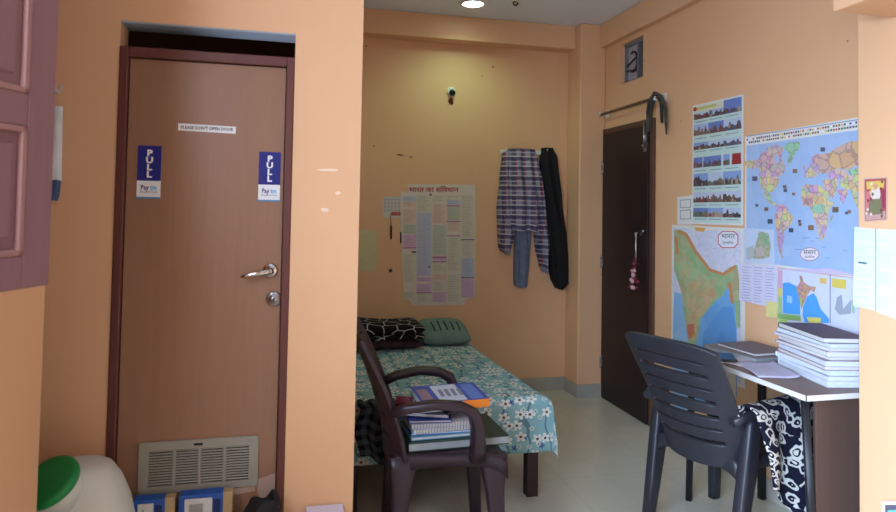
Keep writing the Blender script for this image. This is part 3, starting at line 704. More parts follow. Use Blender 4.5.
# ------------------------------------------------------------------ papers on the back wall
a = Art(FRb, .004)
def on_b(ox, oy, sc):
    def f(p_, q_):
        q = at(ox+p_/sc, oy+q_/sc, 1, BW); return (q.x, q.z)
    return f
a.map = on_b(380, 180, 3.938)
CB = ink(216, 204, 190)
a.sheet([(82, 46), (108, 46), (108, 16), (374, 18), (378, 200), (374, 462), (350, 466), (338, 476), (330, 490), (130, 494), (112, 470), (96, 452), (90, 400), (80, 200)], CB)
for dx, dy in ((0, 0), (1.1, 0), (0, .9), (1.1, .9)): a.text('भारत का संविधान'.replace('वि', 'िव'), 210+dx, 39+dy, 27, ink(176, 44, 36), 3, sx=1.12, flip=True)
a.rect(195, 54, 203, 62, ink(90, 50, 50), 3)
cm = {'b': ink(184, 190, 208), 'p': ink(208, 172, 198), 'o': ink(218, 190, 172), 'g': ink(188, 194, 170), 'm': ink(170, 86, 140), 'y': ink(208, 202, 178)}
cols = [(88, 143, [(64, 84, 'b'), (84, 108, 'o'), (112, 172, 'o'), (174, 212, 'g'), (214, 264, 'p'), (290, 400, 'y'), (440, 470, 'y')]), (143, 203, [(60, 126, 'y'), (128, 378, 'b'), (382, 400, 'p'), (408, 440, 'p'), (446, 482, 'y')]),
        (205, 262, [(60, 84, 'y'), (94, 172, 'o'), (176, 296, 'g'), (298, 318, 'p'), (330, 366, 'y'), (368, 396, 'o'), (398, 438, 'y'), (440, 480, 'p')]), (262, 316, [(60, 76, 'y'), (78, 98, 'b'), (106, 160, 'g'), (168, 204, 'o'), (226, 360, 'y'), (372, 480, 'y')]), (318, 370, [(60, 230, 'y'), (236, 306, 'y'), (308, 380, 'b'), (388, 462, 'p')])]
for x0, x1, seg in cols:
    for y0, y1, c in seg:
        a.rect(x0+1, y0, x1-1, y1, cm[c], 1)
        y = y0+5
        while y < y1-4:
            a.rect(x0+5, y, x0+5+(x1-x0-12)*rnd.uniform(.6, 1), y+1.3, ink(158, 148, 146), 2); y += 7
for x0, x1, y in ((262, 316, 100), (262, 316, 162), (88, 143, 265), (205, 262, 302), (143, 203, 442), (262, 316, 218), (318, 370, 233), (318, 370, 382), (205, 262, 320)): a.rect(x0, y, x1, y+4, cm['m'] if y not in (233, 382) else ink(110, 100, 120), 3)
a.rect(124, 280, 142, 287, ink(90, 80, 80), 3); a.rect(190, 338, 196, 346, ink(100, 90, 100), 3)
tag(a.build('wall_chart', recalc=False), 'large printed chart with red title and pastel columns on the back wall', 'poster')
a = Art(FRb, .002); a.map = on_b(380, 180, 3.938)
a.sheet([(10, 64), (84, 66), (86, 150), (10, 148)], ink(206, 200, 190))
for r in range(4): a.rect(14, 76+r*14, 80, 78+r*14, ink(150, 156, 170), 1)
for k in range(5): a.rect(18+k*14, 68, 19.5+k*14, 126, ink(150, 156, 170), 1)
a.rect(44, 126, 84, 140, ink(180, 90, 80), 2)
tag(a.build('calendar_card', recalc=False), 'small white calendar card half behind the left edge of the chart', 'card')
a = Art(FRb, .002); a.map = on_b(350, 130, 2.693)
a.sheet([(26, 268), (74, 270), (70, 382), (24, 378)], ink(204, 196, 148))
tag(a.build('yellow_sheet', recalc=False), 'blank yellowish sheet on the back wall at the partition edge', 'paper')
pn = empty('hanging_pen', FRb.p(*onb(391, 238), .012), 'black pen hanging on a string below the calendar card', 'pen')
b = MB(); p0 = FRb.p(*onb(391, 239), .012); p1 = FRb.p(*onb(391, 226), .012); p2 = FRb.p(*onb(390.5, 214), .010)
b.sweep([p0, p1], [(.012, .012), (.015, .015)], BLACKM, n=8, p=2); W(b.build('pen_body'), pn)
b = MB(); b.tube([p1, p2], .0025, BLACKM, n=5); W(b.build('string'), pn)
b = MB(); b.lathe([(.012, 0), (.014, .008), (.008, .02), (.002, .022)], BLACKM, Matrix.Translation(FRb.p(*onb(390.5, 270.5), 0)) @ Matrix.Rotation(PI/2, 4, 'X'), n=12)
tag(b.build('wall_peg'), 'black peg in the back wall below the hanging pen', 'peg')
b = MB(); b.tube([FRb.p(*onb(400.6, 232), .008), FRb.p(*onb(400.8, 243), .008)], .005, BLACKM, n=6)
tag(b.build('marker_pen'), 'short dark pen tucked at the left edge of the chart', 'pen')

# ------------------------------------------------------------------ clothes on the back wall
def plaid_material(sx=1):
    g = NG('plaid_shirt_cloth'); u, v, _ = g.sep(g.uv())
    def band(c, freq, ph, wd): return g.math('LESS_THAN', g.math('FRACT', g.math('ADD', g.math('MULTIPLY', c, freq), ph)), wd)
    base = lin((150, 142, 162))
    c = g.mix(g.math('MULTIPLY', band(u, 13, .1, .45), .75), base, lin((60, 62, 96)))
    c = g.mix(g.math('MULTIPLY', band(v, 13, .2, .45), .75), c, lin((60, 62, 96)))
    c = g.mix(g.math('MULTIPLY', band(u, 13, .75, .12), .8), c, lin((150, 60, 76)))
    c = g.mix(g.math('MULTIPLY', band(v, 13, .85, .12), .8), c, lin((214, 206, 208)))
    c = g.mix(g.math('MULTIPLY', band(v, 13, .40, .08), .8), c, lin((206, 198, 206)))
    return g.done(c, .9, .2)
PLAID = plaid_material()
JEAN = mat('faded_denim', (108, 118, 138), .9, var=.18, scale=20); BLKC = mat('black_trouser_cloth', (20, 19, 22), .9, var=.2, scale=14)
R3 = lambda *rows: [(onb(l, y)[1], onb(l, y)[0], onb(r, y)[0]) for (y, l, r) in rows]
st = empty('plaid_shirt', FRb.p(1.78, 1.3, .0), 'blue, red and white plaid shirt hanging by its collar on the back wall', 'shirt')
W(drape('shirt_body', FRb, R3((149, 507, 534), (160, 505, 537), (190, 505, 540), (215, 504, 540), (230, 506, 538)), PLAID, .085, .035, 3, ph=.6, nx=40, ny=40), st)
W(drape('sleeve', FRb, R3((152, 502, 512), (180, 499, 512), (210, 496, 512), (235, 497, 514), (250, 498, 509), (254, 504, 508)), PLAID, .055, .03, 2, ph=2., nx=24, ny=40), st)
W(drape('sleeve', FRb, R3((155, 529, 536), (185, 529, 541), (215, 531, 544), (245, 534, 548), (265, 538, 546), (272, 541, 544)), PLAID, .065, .045, 2, ph=.2, nx=24, ny=40), st)
tag(drape('denim_jeans', FRb, R3((165, 514, 530), (228, 514, 531), (265, 513, 529), (282, 513, 527), (287, 514, 526)), JEAN, .03, .018, 2, ph=1., nx=24), 'faded blue-grey jeans hanging below the plaid shirt', 'trousers')
tag(drape('black_trousers', FRb, R3((148, 541, 552), (158, 539, 557), (204, 540, 561), (241, 545, 566), (270, 548, 569), (280, 550, 569.5), (288, 554, 560)), BLKC, .05, .035, 2, ph=2.5, nx=28, ny=36), 'black trousers hanging beside the plaid shirt near the corner', 'trousers')
rk = empty('hook_rail', FRb.p(1.8, 1.92, 0), 'pale hook rail on the back wall holding the clothes', 'hook rail')
b = MB(); q0, q1 = onb(500, 151), onb(545, 151); b.box((q0[0], BW-.014, q0[1]-.02), (q1[0]+.03, BW-.001, q0[1]+.012), WHITE); W(b.build('rail', bevel=.003), rk)
for px in (505, 522, 545):
    c = onb(px, 151); b = MB(); b.tube([(c[0], BW-.012, c[1]-.005), (c[0], BW-.05, c[1]-.012), (c[0], BW-.06, c[1]+.012)], .006, STEEL, n=6); W(b.build('hook'), rk)

# ------------------------------------------------------------------ bed
BX0, BX1, BY0, BY1, BZ = .28, 1.225, 3.12, 4.88, .49
bed = empty('bed', (.74, 4, 0), 'single bed with dark legs along the back wall behind the brown chair', 'bed')
DKL = wood('dark_bed_wood', (40, 28, 30), (52, 36, 36), .45)
for x, y in ((BX0+.03, BY0+.035), (BX1-.005, BY0+.035), (BX0+.03, BY1-.04), (BX1-.03, BY1-.04)):
    b = MB(); b.box((x-.03, y-.03, 0), (x+.03, y+.03, .3), DKL); W(b.build('leg', bevel=.004), bed)
b = MB(); b.box((BX0, BY0+.02, .24), (BX0+.03, BY1, .31), DKL); b.box((BX1-.03, BY0+.02, .24), (BX1, BY1, .31), DKL); b.box((BX0, BY0+.02, .24), (BX1, BY0+.05, .31), DKL); b.box((BX0, BY1-.03, .24), (BX1, BY1, .31), DKL)
b.box((BX0+.01, BY0+.03, .30), (BX1-.01, BY1-.01, .318), DKL); W(b.build('bed_frame', bevel=.003), bed)
b = MB(); b.box((BX0+.005, BY0+.015, .318), (BX1-.01, BY1-.01, BZ-.012), mat('mattress_ticking', (150, 150, 160), .9)); W(b.build('mattress', bevel=.03, seg=3), bed)
def floral():
    g = NG('teal_floral_sheet'); uvn = g.uv()
    n0 = g.node('ShaderNodeTexNoise'); n0.inputs['Scale'].default_value = 3; g.link(uvn, n0.inputs['Vector'])
    col = g.mix(n0.outputs['Fac'], lin((112, 154, 158)), lin((146, 184, 186)))
    def flowers(scale, r0, off, petal, centre, lines, col, thr):
        mp = g.node('ShaderNodeMapping'); g.link(uvn, mp.inputs[0]); mp.inputs['Location'].default_value = (off, off*1.7, 0); mp.inputs['Scale'].default_value = (scale,)*3
        v = g.node('ShaderNodeTexVoronoi', voronoi_dimensions='2D'); v.inputs['Scale'].default_value = 1; v.inputs['Randomness'].default_value = .75; g.link(mp.outputs[0], v.inputs['Vector'])
        sb = g.node('ShaderNodeVectorMath', operation='SUBTRACT'); g.link(mp.outputs[0], sb.inputs[0]); g.link(v.outputs['Position'], sb.inputs[1])
        x, y, _ = g.sep(sb.outputs[0]); an = g.math('ARCTAN2', y, x)
        sc = g.sep(v.outputs['Color'])
        an = g.math('ADD', an, g.math('MULTIPLY', sc[0], 6))
        rad = g.math('MULTIPLY_ADD', g.math('ABSOLUTE', g.math('COSINE', g.math('MULTIPLY', an, 2.5))), r0*.62, r0*.38)
        d = v.outputs['Distance']; pet = g.math('MULTIPLY', g.math('LESS_THAN', d, rad), g.math('GREATER_THAN', sc[1], thr))
        col = g.mix(pet, col, petal)
        return g.mix(g.math('MULTIPLY', g.math('LESS_THAN', d, r0*.26), pet), col, centre)
    w_ = g.node('ShaderNodeTexWave', wave_type='BANDS'); w_.inputs['Scale'].default_value = 3.2; w_.inputs['Distortion'].default_value = 9; w_.inputs['Detail'].default_value = 2; g.link(uvn, w_.inputs['Vector'])
    col = g.mix(g.math('MULTIPLY', g.math('LESS_THAN', w_.outputs['Fac'], .035), .6), col, lin((44, 66, 78)))
    col = flowers(17, .28, 3.1, lin((76, 104, 150)), lin((60, 80, 120)), 0, col, .55)
    col = flowers(16, .44, 0, lin((214, 216, 208)), lin((104, 76, 70)), 0, col, .30)
    col = flowers(22, .3, 7.7, lin((190, 200, 190)), lin((70, 90, 90)), 0, col, .5)
    return g.done(col, .85, .2)
FLORAL = floral()
def sheet_fn(u, v):
    LA = BX1-BX0+.07; LB = BY1-BY0+.03
    aa = u*(LA+.21); bb = v*(LB+.26)                # arc lengths across / along (from the head)
    sa = max(0, aa-LA+.04); sb_ = max(0, bb-LB+.03)
    x = BX0-.03+min(aa, LA-.04); y = BY1-min(bb, LB-.03)
    z = BZ+.008+.006*math.sin(9*x+3*y)*math.sin(5*y)+.012*math.exp(-((x-.75)/.5)**2)
    drop = max(sa, sb_); rnd_ = .035
    def bend(s_): return (rnd_*math.sin(min(s_/rnd_, PI/2)), rnd_*(1-math.cos(min(s_/rnd_, PI/2)))+max(0, s_-rnd_*PI/2))
    ox, dz1 = bend(sa); oy, dz2 = bend(sb_)
    z -= (dz1**3+dz2**3)**(1/3)
    x += ox+.014*math.sin(y*13)*min(1, sa/.1)+.02*min(sa, .2)/.2*(1+.5*math.sin(y*5))
    y -= oy*.6+.007*math.sin(x*17+1)*min(1, sb_/.1)
    cr = min(sa, sb_)
    x += .06*cr; y -= .05*cr; z -= .02*cr
    x += .05*max(0, (3.9-y))*max(0, min(1, (x-.9)/.3))
    return Vector((x, y, z))
b = MB(); b.grid(sheet_fn, 70, 110, FLORAL, lambda u, v: (u*1.2, v*2.1))
tag(b.build('bed_sheet', solid=.004, offset=0), 'teal bed sheet with white flowers draped over the bed', 'bed sheet')
def pillow(name, c, sx, sy, h, m, rot, label, cat):
    b = MB()
    for sgn in (1, -1):
        def fn(u, v, sgn=sgn):
            x, y = 2*u-1, 2*v-1
            t = max(0, (1-abs(x)**3.2))**.55*max(0, (1-abs(y)**3.2))**.55
            return Vector((x*sx/2*(1-.06*y*y), y*sy/2*(1-.05*x*x), sgn*h/2*t*(1+.06*math.sin(7*x+2)*math.sin(5*y))))
        b.grid(fn, 28, 20, m, lambda u, v: (u*sx, v*sy))
    bmesh.ops.remove_doubles(b.bm, verts=b.bm.verts, dist=.0006)
    return tag(b.build(name, loc=c, rot=rot), label, cat)
def pillow_mat():
    g = NG('pillow_green_print'); u, v, _ = g.sep(g.uv())
    l1 = g.math('LESS_THAN', g.math('FRACT', g.math('MULTIPLY', u, 22)), .28); inn = g.math('MULTIPLY', g.math('GREATER_THAN', v, .06), g.math('LESS_THAN', v, .2))
    inu = g.math('MULTIPLY', g.math('GREATER_THAN', u, .08), g.math('LESS_THAN', u, .30))
    n = g.node('ShaderNodeTexNoise'); n.inputs['Scale'].default_value = 14; g.link(g.uv(), n.inputs['Vector'])
    c = g.mix(n.outputs['Fac'], lin((92, 116, 110)), lin((128, 148, 136)))
    c = g.mix(g.math('MULTIPLY', g.math('MULTIPLY', l1, inn), inu), c, lin((48, 62, 66)))
    return g.done(c, .9, .2)
pillow('pillow', (1.055, 4.46, .582), .36, .34, .13, pillow_mat(), (.22, 0, 0), 'grey-green patterned pillow against the back wall at the bed head', 'pillow')
def fleece_mat():
    g = NG('black_fleece_white_lines'); mp = g.node('ShaderNodeMapping'); g.link(g.uv(), mp.inputs[0]); mp.inputs['Scale'].default_value = (9, 9, 9)
    n = g.node('ShaderNodeTexNoise'); n.inputs['Scale'].default_value = 3; g.link(g.uv(), n.inputs['Vector'])
    mx = g.node('ShaderNodeVectorMath', operation='MULTIPLY_ADD'); g.link(n.outputs['Color'], mx.inputs[0]); mx.inputs[1].default_value = (1.4,)*3; g.link(mp.outputs[0], mx.inputs[2])
    v = g.node('ShaderNodeTexVoronoi', feature='DISTANCE_TO_EDGE', voronoi_dimensions='2D'); v.inputs['Scale'].default_value = 1; g.link(mx.outputs[0], v.inputs['Vector'])
    c = g.mix(g.math('LESS_THAN', v.outputs['Distance'], .035), lin((22, 20, 24)), lin((176, 168, 170)))
    return g.done(c, .95, .15)
FLEECE = fleece_mat(); MARF = mat('maroon_fleece', (64, 44, 50), .95, var=.35, scale=18)
bk = empty('folded_blanket', (.6, 4.38, .5), 'folded black blanket with white lines piled on the bed head', 'blanket')
def fold(name, z0, z1, x0, x1, y0, y1, m, seed):
    b = MB(); rn = random.Random(seed); p1, p2 = rn.random()*6, rn.random()*6; rr = []
    N = 26
    for i in range(N+1):
        x = x0+(x1-x0)*i/N; e = 1-abs(2*i/N-1)**8; e = .35+.65*e; ring = []
        hh = (z1-z0)*(.9+.16*math.sin(p1+5*i/N)); zc = z0+hh/2*1.0
        for j in range(20):
            t = 2*PI*j/20; c, d = math.cos(t), math.sin(t)
            ring.append(Vector((x, (y0+y1)/2+(y1-y0)/2*math.copysign(abs(c)**.5, c)*(.96+.04*math.sin(p2+9*i/N)), zc+hh/2*e*math.copysign(abs(d)**.6, d))))
        rr.append(ring)
    k = b.mi(m); b.uvl = b.bm.loops.layers.uv.new('UVMap'); b.rings(rr, m)
    for f in b.bm.faces:
        for lp in f.loops: lp[b.uvl].uv = (lp.vert.co.x, lp.vert.co.y+lp.vert.co.z*1.3)
    return W(b.build(name), bk)
fold('blanket_fold', .519, .590, .30, .858, 4.20, 4.56, MARF, 2)
fold('blanket_fold', .582, .620, .30, .878, 4.17, 4.58, FLEECE, 5)
fold('blanket_fold', .612, .695, .30, .872, 4.18, 4.57, FLEECE, 8)
# dark checked cloth at the foot of the bed
def check_mat():
    g = NG('dark_checked_cloth'); u, v, _ = g.sep(g.uv())
    k = g.math('ADD', g.math('GREATER_THAN', g.math('FRACT', g.math('MULTIPLY', u, 22)), .5), g.math('GREATER_THAN', g.math('FRACT', g.math('MULTIPLY', v, 22)), .5))
    c = g.mix(g.math('MULTIPLY', k, .5), lin((18, 20, 26)), lin((84, 92, 100))); return g.done(c, .9, .2)
b = MB()
def chk(u, v):
    x = .33+.18*u; s_ = v*.28
    if s_ < .06: return Vector((x, BY0+.03-s_, BZ+.024+.006*math.sin(20*u+9*v)))
    d = s_-.06; return Vector((x+.012*math.sin(8*v), BY0-.062-.012*math.sin(14*u), BZ+.020-d+.012*math.sin(9*u)-.05*u*v))
b.grid(chk, 20, 30, check_mat(), lambda u, v: (u*.18, v*.28)); tag(b.build('checked_cloth', solid=.012), 'dark checked cloth hanging over the foot of the bed by the partition', 'cloth')

# ------------------------------------------------------------------ moulded plastic armchairs
def interp(a, b_, t): return a+(b_-a)*t
def armchair(name, label, m, loc, rot, Hb=.865, zs=.43, za=.65, slots=6, lean=.13, lp=1.15, hw0=.215, hw1=.255, af=.212, tall=False, wing=.05, lf=.205, ab=0., lr=-.265, sf=.48, ay=1.):
    root = empty(name, loc, label, 'chair', rotz=rot)
    # seat: dished top with a skirt
    b = MB(); nu, nv = 20, 16
    def hw(x): return interp(.205, .235, (x+.22)/.48)
    def top(u, v):
        x = -.22+sf*v; y = (2*u-1)*hw(x); e = abs(2*u-1)
        z = zs-.016*(1-e*e)*math.sin(PI*min(1, v*1.1))-.022*max(0, (v-.8)/.2)**2-.012*e**6
        return Vector((x, y, z))
    b.grid(top, nu, nv, m)
    loop = [top(i/nu, 1) for i in range(nu+1)]+[top(1, 1-j/nv) for j in range(1, nv+1)]+[top(1-i/nu, 0) for i in range(1, nu+1)]+[top(0, j/nv) for j in range(1, nv)]
    def low(p, d, f): return Vector((p.x*f, p.y*f, p.z-d))
    def arch(p): # skirt deeper near the corners
        k = max(abs(p.x-.02)/.24, 0)*max(abs(p.y)/.235, 0); return .045+.045*k**3
    rr = [loop, [low(p, .012, 1.02) for p in loop], [low(p, arch(p), 1.035) for p in loop], [low(p, arch(p), .985) for p in loop], [low(p, .02, .97) for p in loop]]
    b.rings(rr, m, cap=False)
    bmesh.ops.remove_doubles(b.bm, verts=b.bm.verts, dist=.0005)
    b.build('seat', root, subsurf=0)
    # legs
    for sx in (1, -1):
        for sy in (1, -1):
            t = Vector((lf if sx > 0 else -.185, sy*(.205 if sx > 0 else .185), zs-.02)); f = Vector((lf+.03 if sx > 0 else lr, sy*(.235 if sx > 0 else .225), 0))
            b = MB(); pts = [t.lerp(f, q) for q in (0, .12, .3, .6, 1)]; sz = [(.055, .12), (.055, .10), (.052, .075), (.048, .06), (.044, .05)]
            if tall and sx < 0: pts = [Vector((-.150, sy*.236, za-.02)), Vector((-.158, sy*.235, za-.06)), Vector((-.185, sy*.232, zs-.02)), Vector((-.225, sy*.228, .2)), Vector((-.265, sy*.225, 0))]; sz = [(.03, .06), (.045, .085), (.052, .09), (.05, .07), (.044, .05)]
            b.sweep(pts, sz, m, up=(1, 0, 0), n=12, p=5)
            b.build('leg', root)
    # back with slots
    def bp(u, v):
        s_ = 2*u-1; wv = interp(hw0, hw1, min(1, v*1.3)); z = zs-.035+(Hb-zs+.035)*v
        x = -.205-lean*v**lp-.035*(1-s_*s_)+wing*abs(s_)**5*(1-.8*v)
        z -= .028*abs(s_)**4*v+.0*s_
        z -= .03*(1-s_*s_)*(1-v)**2
        return Vector((x, s_*wv, z))
    nr = 60
    def skip(u, v):
        if not (.13 < u < .87): return False
        if abs(u-.5) < .0: return False
        for k in range(slots):
            c = .2+.66*k/(slots-1)
            if abs(v-c) < .0145: return True
        return False
    b = MB(); b.grid(bp, 30, nr, m, skip=skip)
    b.build('backrest', root, solid=.020, offset=0, bevel=.004, seg=2)
    for sy in (1, -1):
        b = MB()
        b.sweep([(-.275+ab, sy*.235*ay, za-.035), (-.22+ab, sy*.252*ay, za-.015), (-.08, sy*.268*ay, za), (af-.15, sy*.27*ay, za), (af-.072, sy*.27*ay, za-.008), (af-.022, sy*.268*ay, za-.035), (af, sy*.262*ay, za-.09), (af+.004, sy*.25*ay, zs+.04), (af+.004, sy*.235*ay, zs-.03)],
                [(.05, .036), (.055, .036), (.058, .036), (.06, .036), (.06, .04), (.06, .046), (.058, .052), (.058, .058), (.056, .062)], m, n=14, p=4)
        b.build('armrest', root)
    return root
BRP = mat('maroon_brown_plastic', (42, 25, 33), .38, spec=.5, var=.06, scale=14)
BKP = mat('charcoal_plastic', (41, 41, 48), .42, spec=.5, var=.06, scale=14)
CH1 = armchair('plastic_armchair', 'dark maroon plastic armchair beside the bed holding a pile of books', BRP, (.66, 2.765, 0), math.radians(-4), Hb=.955, zs=.475, za=.678, slots=5, lean=.165, lp=1.5, af=.10, wing=.03, lf=.175, ab=.04, lr=-.215, sf=.445)
CH2 = armchair('plastic_armchair', 'charcoal slatted plastic armchair drawn up to the desk', BKP, (1.98, 2.645, 0), math.radians(18), Hb=.91, zs=.42, za=.62, slots=7, lean=.215, hw1=.243, tall=True, wing=.09, ay=.92)

# ------------------------------------------------------------------ books
def book(name, label, loc, size, rotz, cover, pages=None, tilt=(0, 0), group=None, spiral=False, cat='book', ct=.003, spine=None, wavy=0):
    L, Wd, T = size
    root = empty(name, loc, label, cat, group=group); root.rotation_euler = (tilt[0], tilt[1], rotz)
    b = MB(); b.box((-L/2+.004, -Wd/2+.003, ct), (L/2-.004, Wd/2-.004, T-ct), pages or PAGE); b.build('pages', root)
    b = MB(); b.box((-L/2, -Wd/2, 0), (L/2, Wd/2, ct), cover); b.box((-L/2, -Wd/2, T-ct), (L/2, Wd/2, T), cover)
    if not spiral: b.box((-L/2, Wd/2-.004, ct), (L/2, Wd/2, T-ct), spine or cover)
    b.build('cover', root, bevel=.0008)
    if spiral:
        b = MB()
        for k in range(22):
            x = -L/2+.012+k*(L-.024)/21; r = T/2+.0004
            b.tube([(x, -Wd/2+.003-.004*math.cos(t)*0-r*math.sin(t)*.9, T/2+r*math.cos(t)) for t in [q*PI/5 for q in range(6)]], .0009, BLACKM, n=4)
        b.build('spiral_binding', root)
    return root
def page_mat():
    g = NG('page_edges'); x, y, z = g.sep(g.obj())
    n = g.node('ShaderNodeTexNoise'); n.inputs['Scale'].default_value = 1; mp = g.node('ShaderNodeMapping'); mp.inputs['Scale'].default_value = (3, 3, 500); g.link(g.obj(), mp.inputs[0]); g.link(mp.outputs[0], n.inputs['Vector'])
    return g.done(g.mix(n.outputs['Fac'], lin((190, 186, 180)), lin((228, 226, 222))), .85, .2)
PAGE = page_mat()
PAGEB = mat('bluish_pages', (208, 214, 224), .85, var=.06, scale=60)
PAGED = mat('greyed_pages', (150, 156, 158), .85, var=.1, scale=40)
CG = ink(30, 58, 46, .4); CLB = ink(110, 160, 190); CBL = ink(44, 56, 140); CDK = ink(36, 36, 48); CWH = ink(210, 210, 216); COR = ink(230, 130, 40); CMR = ink(112, 40, 58); CTQ = ink(60, 120, 140)
sx_, sy_ = .62, 2.765; z = .469
r = math.radians
book('hardcover_book', 'thick dark green hardcover at the bottom of the pile on the maroon chair', (.69, 2.745, z), (.43, .30, .036), r(2), CG, PAGED, ct=.004, group='books piled on the maroon chair'); z += .037
book('notebook', 'light blue covered notebook just above the green hardcover', (.635, 2.725, z), (.29, .215, .014), r(3), CLB, PAGE, group='books piled on the maroon chair'); z += .0145
book('notebook', 'blue edged white notebook second above the green hardcover', (.638, 2.730, z), (.28, .21, .012), r(0), ink(70, 130, 190), PAGEB, group='books piled on the maroon chair'); z += .0125
book('spiral_notebook', 'black wire spiral notebook with white pages, lower of the two in the pile', (.64, 2.725, z), (.285, .215, .016), r(4), CWH, PAGE, spiral=True, cat='notebook', group='books piled on the maroon chair'); z += .0166
book('spiral_notebook', 'black wire spiral notebook with white pages, upper of the two in the pile', (.637, 2.732, z), (.28, .21, .014), r(1), CWH, PAGE, spiral=True, cat='notebook', group='books piled on the maroon chair'); z += .0146
book('booklet', 'royal blue covered booklet lying on the upper spiral notebook', (.59, 2.735, z), (.18, .2, .012), r(-6), CBL, PAGE, group='books piled on the maroon chair'); 
book('magazine', 'white curled magazine above the blue booklet on the maroon chair', (.575, 2.765, z+.017), (.22, .19, .010), r(-14), CWH, PAGE, tilt=(0, r(2)), group='books piled on the maroon chair')
book('booklet', 'dark striped booklet leaning in the upper right of the chair pile', (.72, 2.715, z+.034), (.16, .12, .009), r(10), CDK, mat('striped_pages', (150, 120, 100), .8, var=.5, scale=60), tilt=(0, r(-6)), group='books piled on the maroon chair')
book('booklet', 'teal covered booklet behind the dark striped one in the chair pile', (.71, 2.86, z+.029), (.17, .12, .010), r(6), CTQ, PAGE, tilt=(0, r(-2)), group='books piled on the maroon chair')
b = MB(); b.tube([(.462, 2.79, z+.052), (.525, 2.765, z+.052)], .022, CMR, n=14); tag(b.build('rolled_cover', bevel=.003), 'maroon rolled card at the left end of the chair pile', 'card')
# topmost book: blue and white cover, orange spine
def cover_art(root, L, Wd, T):
    a = MB(); hh = T+.0006
    a.face([(-L*.22, -Wd*.46, hh), (L*.18, -Wd*.46, hh), (L*.18, Wd*.46, hh), (-L*.22, Wd*.46, hh)], ink(196, 198, 212))
    for k in range(4): a.face([(-L*.16+k*.028, -Wd*.2, hh+.0004), (-L*.16+k*.028+.016, -Wd*.2, hh+.0004), (-L*.16+k*.028+.022, Wd*.2, hh+.0004), (-L*.16+k*.028+.004, Wd*.2, hh+.0004)], ink(120, 124, 140))
    a.face([(-L*.46, -Wd*.3, hh), (-L*.3, -Wd*.3, hh), (-L*.3, Wd*.3, hh), (-L*.46, Wd*.3, hh)], ink(140, 110, 120))
    a.face([(L*.24, -Wd*.44, hh), (L*.44, -Wd*.44, hh), (L*.44, Wd*.4, hh), (L*.24, Wd*.4, hh)], ink(96, 120, 190))
    return a.build('cover_print', root, recalc=False)
tb = empty('paperback_book', (.685, 2.75, z+.054), 'blue and white paperback with an orange spine on top of the chair pile', 'book', group='books piled on the maroon chair'); tb.rotation_euler = (r(3), r(-1), r(3))
L, Wd, T = .29, .22, .034
b = MB(); b.box((-L/2+.003, -Wd/2+.003, .002), (L/2-.003, Wd/2-.003, T-.002), PAGE); b.build('pages', tb)
b = MB(); b.box((-L/2, -Wd/2, 0), (L/2, Wd/2, .002), CBL); b.box((-L/2, -Wd/2, T-.002), (L/2, Wd/2, T), ink(60, 76, 160)); b.build('cover', tb)
b = MB(); b.box((L*.1, -Wd/2-.002, 0), (L/2, -Wd/2+.002, T), COR); b.box((-L/2, -Wd/2-.002, 0), (L*.1, -Wd/2+.002, T), ink(200, 200, 214)); b.build('spine', tb)
cover_art(tb, L, Wd, T)

# ------------------------------------------------------------------ desk
desk = empty('desk', (2.17, 2.54, 0), 'brown laminate desk with white edging against the right wall', 'desk')
TX0, TX1, TY0, TY1, TZ = 1.945, 2.398, 2.128, 2.98, .75
b = MB(); b.box((TX0+.003, TY0+.003, TZ-.022), (TX1, TY1, TZ), DESKW); W(b.build('desktop', bevel=.002), desk)
b = MB(); b.box((TX0, TY0, TZ-.022), (TX0+.003, TY1, TZ-.001), WHITE); b.box((TX0, TY0, TZ-.022), (TX1, TY0+.003, TZ-.001), WHITE); W(b.build('edge_strip'), desk)
for (x, y, fx, fy) in ((TX0+.035, TY0+.045, .028, -.02), (TX1-.05, TY0+.045, 0, -.02), (TX0+.05, TY1-.05, -.01, .01), (TX1-.035, TY1-.10, 0, .0)):
    b = MB(); b.sweep([(x, y, TZ-.022), (x+fx, y+fy, 0)], (.036, .03), BLACKM, n=12, p=6); W(b.build('leg'), desk)
b = MB(); b.box((TX0+.05, TY0+.055, TZ-.05), (TX1-.05, TY0+.075, TZ-.022), BLACKM); b.box((TX1-.06, TY0+.06, TZ-.05), (TX1-.045, TY1-.06, TZ-.022), BLACKM); W(b.build('apron'), desk)
b = MB(); b.box((TX0+.07, TY0+.028, .05), (TX1-.03, TY0+.043, TZ-.03), DESKS); W(b.build('side_panel', bevel=.002), desk)

# stack of magazines and notebooks on the desk
mc = [(ink(96, 70, 84), PAGE), (ink(206, 206, 214), PAGE), (ink(200, 206, 216), PAGEB), (ink(150, 96, 110), PAGE), (ink(190, 180, 190), PAGEB), (ink(170, 140, 150), PAGE), (ink(220, 222, 228), PAGEB), (ink(180, 160, 180), PAGE), (ink(206, 200, 206), PAGEB), (ink(120, 74, 84), PAGE)]
names = ['white pages magazine at the bottom of the tall desk stack', 'pale notebook second from the bottom of the desk stack', 'white copybook third from the bottom of the desk stack', 'mauve edged magazine fourth from the bottom of the desk stack', 'bluish notebook fifth from the bottom of the desk stack', 'dull rose magazine sixth from the bottom of the desk stack', 'greyish white notebook seventh from the bottom of the desk stack', 'thin lilac notebook eighth from the bottom of the desk stack', 'magazine with curled white corner second from the top of the desk stack', 'dark purple glossy magazine topmost on the desk stack']
ths = [.026, .018, .021, .016, .022, .015, .02, .015, .018, .02]
order = [8, 2, 6, 3, 4, 5, 1, 7, 2, 0]
z = TZ+.0005; rn = random.Random(4)
